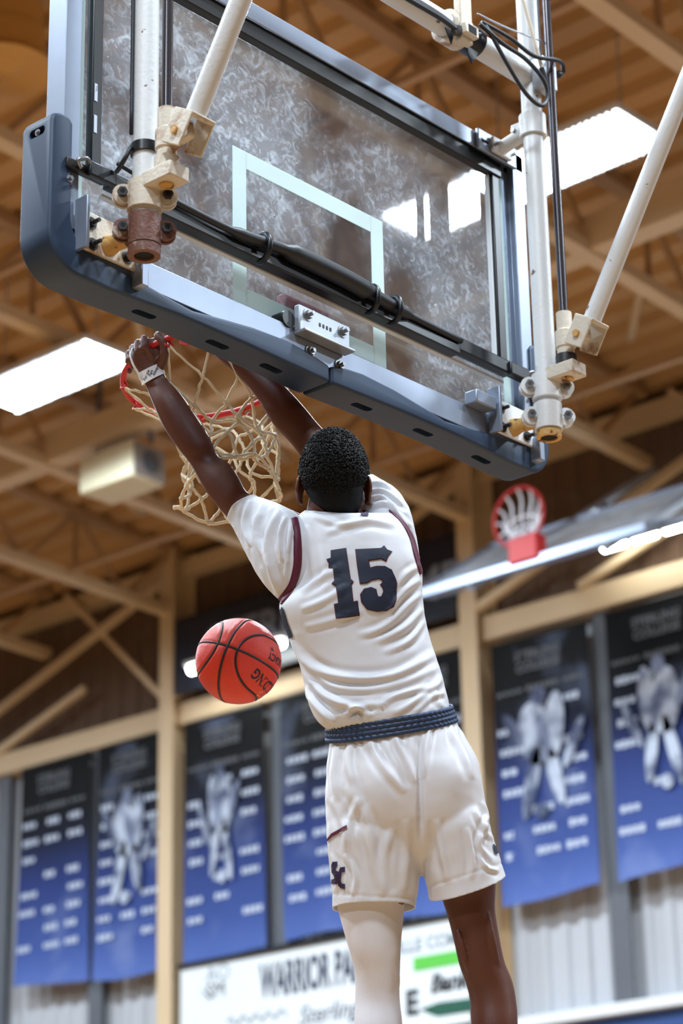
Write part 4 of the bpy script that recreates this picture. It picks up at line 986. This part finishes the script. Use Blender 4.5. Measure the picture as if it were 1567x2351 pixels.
for _ in range(6500):
    z = hr_rng.uniform(-.42, 1); ph_ = hr_rng.uniform(0, 2*math.pi); k = math.sqrt(1-z*z); x, y = k*math.cos(ph_), k*math.sin(ph_)
    if y > .55 and z < .25: continue
    if abs(x) > .6 and y > -.3 and z < 0.02: continue
    thick = .0085*np.clip((z+.75)/.75, .12, 1)
    fade = np.clip((z+.5)/.5, .25, 1)
    p = hp(x*(.0795+thick)*(1-.13*max(-z, 0)**1.2), y*(.0985+thick)*(1-.10*max(-z, 0)*(y < 0)), z*(.112+thick*.9))
    n_ = nrm(p-HC); t1 = nrm(np.cross(n_, hr_rng.normal(size=3))); t2 = np.cross(n_, t1)
    r_ = hr_rng.uniform(.0020, .0040)*fade; a0 = hr_rng.uniform(0, 6.28); h = hr_rng.uniform(.001, .006)*fade
    cur.tube([p+n_*(h*m/5+.0004)+r_*(math.cos(a0+m*1.15)*t1+math.sin(a0+m*1.15)*t2*.8) for m in range(6)], .0010*fade+.0002, 4)
cl_ = link('hair_curls', cur.mesh('hair_curls'), M_curl, hair, smooth=True); cl_['kind'] = 'stuff'

# --- cloth helpers: creases are ridges along chosen lines of the garment
AMP = 1.5
def crease(me, folds, only_front=True, noise=.0012, nscale=16, extra=None):
    v = verts(me).copy(); me.update(); nr = np.empty(len(v)*3); me.vertices.foreach_get('normal', nr); nr = nr.reshape(-1, 3)
    q = v-CAM; z = q@Fv; px = W/2+FPX*(q@Rv)/z; py = H/2-FPX*(q@Uv)/z
    face = np.clip(-(nr@Fv)*2.5+.25, 0, 1) if only_front else np.ones(len(v))
    d = np.zeros(len(v))
    for pts, w, amp in folds:
        best = np.full(len(v), 1e9); tt = np.zeros(len(v))
        S_ = spline([np.array(p, float) for p in pts], 5) if len(pts) > 2 else [np.array(p, float) for p in pts]
        m = len(S_)-1
        for i in range(m):
            a, b = S_[i], S_[i+1]; ab = b-a; L2 = ab@ab+1e-9
            u = np.clip(((px-a[0])*ab[0]+(py-a[1])*ab[1])/L2, 0, 1)
            dx = px-a[0]-u*ab[0]; dy_ = py-a[1]-u*ab[1]; sd = np.hypot(dx, dy_)
            sgn = np.sign(ab[0]*dy_-ab[1]*dx)
            up_ = sd < best; best = np.where(up_, sd, best); tt = np.where(up_, (i+u)/m, tt)
        taper = np.sin(np.clip(tt, .0, 1)*math.pi)**.6
        d += AMP*amp*np.exp(-(best/w)**2)*taper-AMP*amp*.55*np.exp(-((best-1.9*w)/(w*.9))**2)*taper
    d = d*face
    if extra is not None: d += extra(px, py, nr)
    from mathutils import noise as mn
    for i in range(len(v)):
        p = Vector(v[i]*nscale); d[i] += noise*mn.noise(p)+noise*.5*mn.noise(p*2.3)
    setverts(me, v+nr*d[:, None])
def bisect(me, co, no, region=None):
    bm = bmesh.new(); bm.from_mesh(me)
    fs = [f for f in bm.faces if region is None or region(f.calc_center_median())]
    es = {e for f in fs for e in f.edges}; vs_ = {v for f in fs for v in f.verts}
    bmesh.ops.bisect_plane(bm, geom=list(fs)+list(es)+list(vs_), plane_co=Vector(co), plane_no=Vector(no), clear_outer=True, clear_inner=False)
    bm.to_mesh(me); bm.free()
def solid(o, t=.0025):
    md = o.modifiers.new('thickness', 'SOLIDIFY'); md.thickness = t; md.offset = -1

# --- undershirt with sleeves
sl = limb([(735, 1215, 720, 1400, 6.25, .5), (690, 1186, 668, 1400, 6.25, .62), (655, 1163, 612, 1350, 6.27, .75), (612, 1146, 566, 1276, 6.33, .85), (574, 1131, 533, 1210, 6.40, .95), (560, 1112, 516, 1190, 6.42, .95)], 6, 40)
srr = limb([(920, 1330, 840, 1300, 6.26, .62), (962, 1312, 850, 1280, 6.26, .66), (955, 1230, 835, 1250, 6.28, .7), (938, 1165, 822, 1215, 6.31, .78), (905, 1118, 805, 1190, 6.34, .85), (862, 1092, 790, 1165, 6.38, .9), (835, 1070, 765, 1145, 6.40, .9)], 6, 40)
tor = seg_loft([(694, 1190, 890, 1184, 6.28, .06), (692, 1235, 930, 1225, 6.27, .09), (690, 1300, 955, 1290, 6.26, .108), (665, 1380, 962, 1350, 6.255, .115), (690, 1480, 970, 1450, 6.25, .105)], 5, 40)
sh_me = union([sl, srr, tor], .0042, 8, 'undershirt')
a, b = at(574, 1131, 6.40), at(533, 1210, 6.40); dirL = nrm(at(547, 1151, 6.42)-at(600, 1240, 6.33)); bisect(sh_me, (a+b)/2, dirL, lambda c: pix(c)[0] < 640)
a2, b2 = at(862, 1092, 6.38), at(790, 1165, 6.38); dirR = nrm(at(800, 1108, 6.40)-at(860, 1160, 6.34)); bisect(sh_me, (a2+b2)/2, dirR, lambda c: pix(c)[1] < 1200 and pix(c)[0] > 740 and (np.array(c)-CAM)@Fv > 6.3)
crease(sh_me, [([(575, 1148), (560, 1200), (575, 1255)], 5, .006), ([(605, 1150), (585, 1220), (610, 1300)], 6, .006), ([(640, 1170), (612, 1240), (622, 1310), (640, 1360)], 7, .007),
               ([(655, 1185), (640, 1230), (650, 1290)], 5, .005), ([(668, 1200), (660, 1260), (655, 1330)], 5, .004),
               ([(850, 1108), (880, 1112), (915, 1140)], 4, .005), ([(845, 1128), (885, 1128), (925, 1160)], 4, .006), ([(840, 1150), (880, 1140), (930, 1180)], 4, .006), ([(850, 1165), (890, 1155), (940, 1210)], 5, .006), ([(905, 1175), (940, 1230), (955, 1290)], 4, .004)], noise=.0022, nscale=20)
shirt = link('undershirt', sh_me, M_shirt, player, smooth=True); solid(shirt)
# --- jersey
JK = [(700, 1172, 846, 1182, 6.275, .066, 2.1), (683, 1188, 896, 1178, 6.27, .080, 2.2), (684, 1225, 930, 1206, 6.26, .100, 2.3), (690, 1272, 955, 1260, 6.25, .118, 2.4), (680, 1330, 968, 1314, 6.245, .126, 2.4), (641, 1386, 970, 1362, 6.24, .130, 2.3),
      (658, 1450, 976, 1420, 6.24, .126, 2.3), (681, 1510, 993, 1485, 6.235, .124, 2.3), (698, 1570, 1014, 1550, 6.225, .126, 2.3), (709, 1622, 1027, 1602, 6.215, .128, 2.3), (728, 1655, 1031, 1628, 6.21, .122, 2.3), (752, 1676, 1030, 1640, 6.21, .108, 2.2)]
jm = seg_loft(JK, 14, 150, caps=False)
j_me = jm.mesh('jersey')
JF = [([(745, 1225), (830, 1195), (910, 1205)], 7, .004), ([(720, 1185), (790, 1205), (850, 1195)], 6, .003), ([(700, 1205), (712, 1260), (720, 1330)], 8, .003), ([(730, 1210), (742, 1290), (752, 1360)], 9, .002),
      ([(690, 1360), (730, 1330), (790, 1300)], 7, .0035), ([(690, 1400), (740, 1380), (800, 1345)], 7, .0035), ([(700, 1440), (760, 1425), (830, 1400)], 7, .003),
      ([(965, 1330), (925, 1360), (885, 1420)], 7, .004), ([(968, 1360), (935, 1390), (880, 1440), (820, 1460)], 7, .0045), ([(970, 1395), (930, 1440), (860, 1475)], 7, .0045), ([(972, 1425), (940, 1470), (880, 1500)], 6, .004),
      ([(960, 1300), (930, 1320), (910, 1360)], 6, .003),
      ([(665, 1470), (715, 1530), (790, 1556), (900, 1552), (1000, 1500)], 9, .007), ([(680, 1500), (735, 1560), (810, 1582), (910, 1570), (1005, 1530)], 7, .005), ([(690, 1530), (735, 1590), (800, 1620), (880, 1615)], 7, .0055),
      ([(700, 1575), (725, 1620), (770, 1655)], 8, .007), ([(715, 1600), (750, 1640), (775, 1668)], 5, .005), ([(790, 1640), (820, 1625), (850, 1645)], 6, .006), ([(800, 1655), (822, 1632), (835, 1660)], 4, -.005), ([(900, 1640), (960, 1605), (1015, 1560)], 7, .004),
      ([(1020, 1590), (990, 1600), (950, 1635)], 6, .004), ([(1010, 1550), (1000, 1590), (1015, 1625)], 6, .003), ([(860, 1640), (900, 1600), (990, 1575)], 6, .004)]
crease(j_me, JF, noise=.0016, nscale=14)
jersey = link('jersey', j_me, M_jersey, player, smooth=True); solid(jersey)
# --- shorts
pel = seg_loft([(756, 1698, 1044, 1650, 6.21, .112, 2.2), (750, 1740, 1068, 1695, 6.205, .128, 2.2), (747, 1790, 1095, 1752, 6.20, .140, 2.3), (747, 1850, 1111, 1830, 6.20, .142, 2.4), (752, 1900, 1118, 1880, 6.195, .125, 2.5), (800, 1950, 1090, 1935, 6.19, .095, 2.2), (890, 1985, 1030, 1978, 6.19, .05, 2.0)], 6, 56)
lgL = seg_loft([(800, 1790, 930, 1800, 6.20, .05, 2.3), (760, 1840, 968, 1850, 6.195, .100, 2.3), (748, 1890, 974, 1900, 6.19, .122, 2.3), (751, 1940, 970, 1955, 6.185, .118, 2.3), (757, 2000, 962, 2020, 6.18, .112, 2.3), (762, 2050, 955, 2066, 6.175, .108, 2.3), (763, 2084, 952, 2092, 6.17, .107, 2.3), (763, 2120, 950, 2126, 6.165, .107, 2.3)], 6, 56)
lgR = seg_loft([(990, 1800, 1070, 1790, 6.20, .05, 2.3), (960, 1845, 1104, 1830, 6.195, .10, 2.3), (954, 1890, 1118, 1870, 6.19, .120, 2.3), (958, 1945, 1130, 1920, 6.185, .115, 2.3), (969, 2000, 1145, 1962, 6.18, .110, 2.3), (980, 2040, 1153, 1992, 6.175, .106, 2.3), (985, 2066, 1158, 2006, 6.17, .104, 2.3), (990, 2100, 1166, 2036, 6.165, .103, 2.3)], 6, 56)
s_me = union([pel, lgL, lgR], .0048, 7, 'shorts')
bisect(s_me, at(857, 2085, 6.17), nrm(at(858, 2120, 6.165)-at(857, 2060, 6.175)), lambda c: pix(c)[0] < 966)
nR_ = at(985, 2064, 6.17)-at(1158, 2007, 6.17); nR_ = nrm(np.cross(Fv, nR_)); nR_ = nR_ if nR_@Uv < 0 else -nR_
bisect(s_me, at(1071, 2036, 6.17), nR_, lambda c: pix(c)[0] >= 966)
SFo = [([(805, 1700), (800, 1760), (830, 1850)], 8, .004), ([(840, 1690), (880, 1760), (930, 1820)], 9, .0045), ([(775, 1710), (765, 1770), (775, 1840)], 7, .004), ([(900, 1680), (930, 1740), (952, 1800)], 8, .004), ([(985, 1670), (975, 1730), (970, 1790)], 6, .004),
       ([(1030, 1665), (1060, 1730), (1080, 1790)], 8, .003), ([(790, 1800), (840, 1880), (860, 1990), (880, 2060)], 10, .0045), ([(760, 1830), (790, 1900), (800, 1970)], 8, .003), ([(830, 1830), (800, 1890), (790, 1960)], 8, .003),
       ([(1105, 1840), (1120, 1870), (1110, 1900), (1132, 1930)], 5, .005), ([(1090, 1860), (1108, 1900), (1100, 1940), (1130, 1975)], 6, .005), ([(1000, 1880), (1015, 1960), (1030, 2030)], 8, .004), ([(1070, 1900), (1085, 1970), (1080, 2020)], 7, .004), ([(1100, 1960), (1115, 1990), (1145, 2000)], 5, .004),
       ([(900, 1900), (880, 1970), (885, 2050)], 9, .003), ([(930, 1880), (935, 1960), (925, 2050)], 9, .003), ([(790, 1960), (815, 2010), (810, 2060)], 6, .004), ([(760, 1960), (775, 2010), (770, 2050)], 5, .003)]
def sh_extra(px, py, nr):
    e = -.014*np.exp(-((px-964-(py-1800)*.012)/6)**2)*np.clip((py-1680)/120, 0, 1)*np.clip((1945-py)/60, 0, 1)*(nr@Fv < 0)
    bulge = .012*np.exp(-((px-885)/55)**2-((py-1800)/70)**2)+.012*np.exp(-((px-1040)/50)**2-((py-1785)/75)**2)
    gath = .0016*np.sin(px*.33+nr[:, 0]*6)*np.clip((1735-py+(px-900)*-.16)/60, 0, 1)
    hemL = -.0018*np.exp(-((py-2058-(px-857)*.06)/3.0)**2)*(px < 966); hemR = -.0018*np.exp(-((py-2008+(px-1071)*.33)/3.0)**2)*(px >= 966)
    seam = -.002*np.exp(-((px-802-(py-1950)*.09)/2.5)**2)*(py > 1800)
    return e+bulge*(nr@Fv < 0)+gath+hemL+hemR+seam
crease(s_me, SFo, noise=.0022, nscale=13, extra=sh_extra)
shorts = link('shorts', s_me, M_short, player, smooth=True); solid(shorts)
# elastic waistband with ribs
wb = []
for i in range(25):
    f = i/24; k = [751, 1660+f*44, 1034+f*13, 1618+f*38, 6.21, .120+.002*abs(math.sin(f*math.pi*4))]
    base = seg_ring(*k, ex=2.2, n=300); c = sum(base)/300
    wb.append([c+(q-c)*(1+.009*math.sin(j*2*math.pi/300*60+1.2*math.sin(i*.5))+.010*abs(math.sin(f*math.pi*4))+.02) for j, q in enumerate(base)])
wband = obj('waistband', MB().loft(wb, caps=False), M_wband, shorts, smooth=True); solid(wband, .004)
# compression sleeve on the left leg
tg = limb([(768, 2030, 934, 2040, 6.172, 1.0), (774, 2082, 927, 2088, 6.17, 1.0), (797, 2167, 920, 2167, 6.15), (813, 2228, 918, 2228, 6.15), (815, 2289, 917, 2289, 6.15), (813, 2351, 923, 2351, 6.13), (816, 2430, 924, 2430, 6.12), (830, 2520, 910, 2520, 6.11)], 6, 48, .98)
tg_me = tg.mesh('leg_sleeve'); crease(tg_me, [([(905, 2225), (912, 2240), (917, 2262)], 4, .002), ([(880, 2275), (900, 2268), (918, 2275)], 3, .0015)], noise=.0006)
link('leg_sleeve', tg_me, M_tight, player, smooth=True)

# --- prints and trims laid on the garments
def bvh(*mes):
    v, f = [], []
    for me in mes:
        o = len(v); v += [tuple(q.co) for q in me.vertices]; f += [tuple(o+i for i in p.vertices) for p in me.polygons]
    return BVHTree.FromPolygons(v, f)
def drape(tree, px, py, lift, near=None):
    d = nrm(_ray(px, py)); h = tree.ray_cast(Vector(CAM), Vector(d))
    if h[0] is None: return None
    n = np.array(h[1]); n = n if n@d < 0 else -n
    return np.array(h[0])+n*lift
def decal(poly, tree, lift, step=9):
    bm = bmesh.new(); vs_ = [bm.verts.new((p[0], p[1], 0)) for p in poly]
    for t3 in tessellate_polygon([[Vector((p[0], p[1], 0)) for p in poly]]): bm.faces.new([vs_[i] for i in t3])
    xs = [p[0] for p in poly]; ys = [p[1] for p in poly]
    for x in np.arange(min(xs)+step, max(xs), step): bmesh.ops.bisect_plane(bm, geom=bm.verts[:]+bm.edges[:]+bm.faces[:], plane_co=(x, 0, 0), plane_no=(1, 0, 0))
    for y in np.arange(min(ys)+step, max(ys), step): bmesh.ops.bisect_plane(bm, geom=bm.verts[:]+bm.edges[:]+bm.faces[:], plane_co=(0, y, 0), plane_no=(0, 1, 0))
    last = None; miss = []
    for v in bm.verts:
        p = drape(tree, v.co.x, v.co.y, lift)
        if p is None: miss.append(v)
        else: v.co = p
    bmesh.ops.delete(bm, geom=miss, context='VERTS')
    me = bpy.data.meshes.new('print'); bm.to_mesh(me); bm.free()
    return me
def grow(poly, g):
    n = len(poly); A = sum(poly[i][0]*poly[(i+1) % n][1]-poly[(i+1) % n][0]*poly[i][1] for i in range(n)); s = 1 if A > 0 else -1; out = []
    for i in range(n):
        a, b, c = (np.array(poly[k % n], float) for k in (i-1, i, i+1)); e1, e2 = nrm(b-a), nrm(c-b)
        n1, n2 = np.array([e1[1], -e1[0]])*s, np.array([e2[1], -e2[0]])*s; m = nrm(n1+n2); out.append(tuple(b+m*g/max(.55, m@n1)))
    return out
tJ = bvh(j_me, sh_me); tS = bvh(s_me)
z1 = lambda pts: [(400+a*.44671, 1050+b*.44671) for a, b in pts]
one = z1([(808, 482), (880, 471), (903, 628), (917, 640), (907, 655), (917, 746), (939, 741), (948, 811), (833, 826), (824, 758), (846, 752), (833, 662), (813, 650), (826, 637), (818, 568), (795, 566), (797, 545), (786, 527), (808, 520)])
five = z1([(932, 477), (1062, 471), (1076, 459), (1090, 478), (1113, 487), (1094, 507), (1086, 533), (1062, 521), (996, 530), (1003, 571), (1040, 562), (1080, 563), (1113, 581), (1131, 622), (1141, 650), (1135, 682), (1139, 722), (1124, 764), (1090, 787), (1040, 791), (992, 780), (962, 742), (957, 706), (976, 679), (1010, 671), (1034, 681), (1039, 705), (1046, 720), (1064, 718), (1075, 692), (1071, 667), (1059, 656), (1072, 644), (1069, 631), (1050, 623), (1012, 631), (987, 646), (955, 648), (942, 560)])
for pl in (one, five):
    o = link('number_outline', decal(grow(pl, 1.7), tJ, .0022), M_maroon, jersey, smooth=True)
    link('number', decal(pl, tJ, .0042), M_navy, jersey, smooth=True)
z2 = lambda pts: [(650+a*.3829, 1600+b*.3829) for a, b in pts]
for pl in (z2([(300, 990), (328, 988), (326, 1020), (315, 1022), (316, 1040), (337, 1052), (343, 1085), (326, 1122), (293, 1122), (293, 1095), (313, 1090), (308, 1072), (295, 1052), (293, 1012)]),
           z2([(346, 1022), (372, 1019), (372, 1050), (357, 1051), (350, 1072), (344, 1098), (357, 1120), (374, 1121), (373, 1152), (352, 1150), (332, 1131), (323, 1100), (328, 1058)])):
    link('monogram', decal(pl, tS, .003, 5), M_purple, shorts, smooth=True)
link('side_stripe', decal(z2([(266, 868), (268, 850), (292, 820), (382, 769), (383, 790), (300, 838), (272, 866)]), tS, .003, 6), M_maroon, shorts, smooth=True)
link('side_panel', decal([(641, 1392), (651, 1395), (662, 1432), (674, 1462), (666, 1466), (655, 1440)], tJ, .003, 6), M_navy, jersey, smooth=True)
link('hip_mark', decal([(1128, 1940), (1136, 1937), (1141, 1960), (1134, 1963)], tS, .003, 5), M_navy, shorts, smooth=True)
def piping(pts, widths, m, lift=.004):
    S_ = spline([np.array(p, float) for p in pts], 10); k = len(S_); Wd = np.interp(np.linspace(0, 1, k), np.linspace(0, 1, len(widths)), widths); rows = []
    for i in range(k):
        t = nrm(S_[min(i+1, k-1)]-S_[max(i-1, 0)]); n_ = np.array([-t[1], t[0]]); row = []
        for s in (-1, -.5, 0, .5, 1):
            p = drape(tJ, *(S_[i]+n_*s*Wd[i]/2), lift*(1-.5*abs(s))); row.append(p)
        rows.append(row)
    mb = MB(); idx = {}
    for i, r in enumerate(rows):
        for j, p in enumerate(r):
            if p is not None: idx[i, j] = len(mb.v); mb.v.append(tuple(p))
    for i in range(k-1):
        for j in range(4):
            q = [(i, j), (i, j+1), (i+1, j+1), (i+1, j)]
            if all(a in idx for a in q):
                P4 = [np.array(mb.v[idx[a]]) for a in q]
                if max(np.linalg.norm(P4[a]-P4[b]) for a in range(4) for b in range(a)) < .06: mb.f.append(tuple(idx[a] for a in q))
    o = link('piping', mb.mesh('piping'), m, jersey, smooth=True); solid(o, .002)
piping([(675, 1189), (681, 1220), (683, 1262), (681, 1305), (668, 1348), (640, 1383)], [15, 16, 18, 18, 17, 16], M_maroon)
piping([(893, 1172), (921, 1196), (943, 1232), (955, 1275), (967, 1318)], [5, 7, 10, 11, 9], M_maroon)
link('collar_trim', decal([(826, 1182), (838, 1172), (846, 1176), (845, 1187), (832, 1185)], tJ, .004, 5), M_purple, jersey, smooth=True)
# --- wrist tape with pen marks
wt = limb([(377, 858, 328, 884, 6.583, 1.0), (374, 850, 325, 873, 6.587, 1.0), (370, 833, 318, 858, 6.595, 1.0)], 4, 36)
v_ = np.array(wt.v).reshape(-1, 36, 3); c_ = v_.mean(1, keepdims=True); wt.v = [tuple(q) for q in (c_+(v_-c_)*1.09).reshape(-1, 3)]
tape = obj('wrist_tape', wt, M_band, player, smooth='auto')
tW = bvh(tape.data)
for ln, (txt, x0, y0) in enumerate((('Always', 357, 851), ('Fam', 346, 857), ('For me', 336, 862))):     # handwriting across the tape
    me = text_mesh(txt, 9.5, shear=.2, bold=.12); v = verts(me); out = []
    for q in v:
        p = np.array([x0, y0])+q[0]*np.array([.40, -.92])*.95+q[1]*np.array([-.92, -.40])
        h = drape(tW, p[0], p[1], .0008); out.append(h if h is not None else (out[-1] if out else at(x0, y0, 6.56)))
    setverts(me, np.array(out)); link('pen_line', me, M_ink, tape)
# white athletic strap over the little finger side
sp_ = [at(304, 800, 6.60), at(299, 815, 6.585), at(306, 838, 6.575), at(318, 858, 6.57), at(322, 872, 6.572)]
obj('finger_strap', MB().tube(spline(sp_, 6), .0035, 8, flat=.5), M_band, player, smooth=True)

# ------------------------------------------------------------------ put every empty at the base of its thing
bpy.context.view_layer.update()
for e in [o for o in col.objects if o.type == 'EMPTY' and o.parent is None]:
    lo = np.array([1e9]*3); hi = -lo
    for c in e.children_recursive:
        if c.type == 'MESH' and len(c.data.vertices):
            v = verts(c.data); lo = np.minimum(lo, v.min(0)); hi = np.maximum(hi, v.max(0))
    b = Vector(((lo[0]+hi[0])/2, (lo[1]+hi[1])/2, lo[2])); e.location = b
    for c in e.children: c.matrix_parent_inverse = Matrix.Translation(-b)
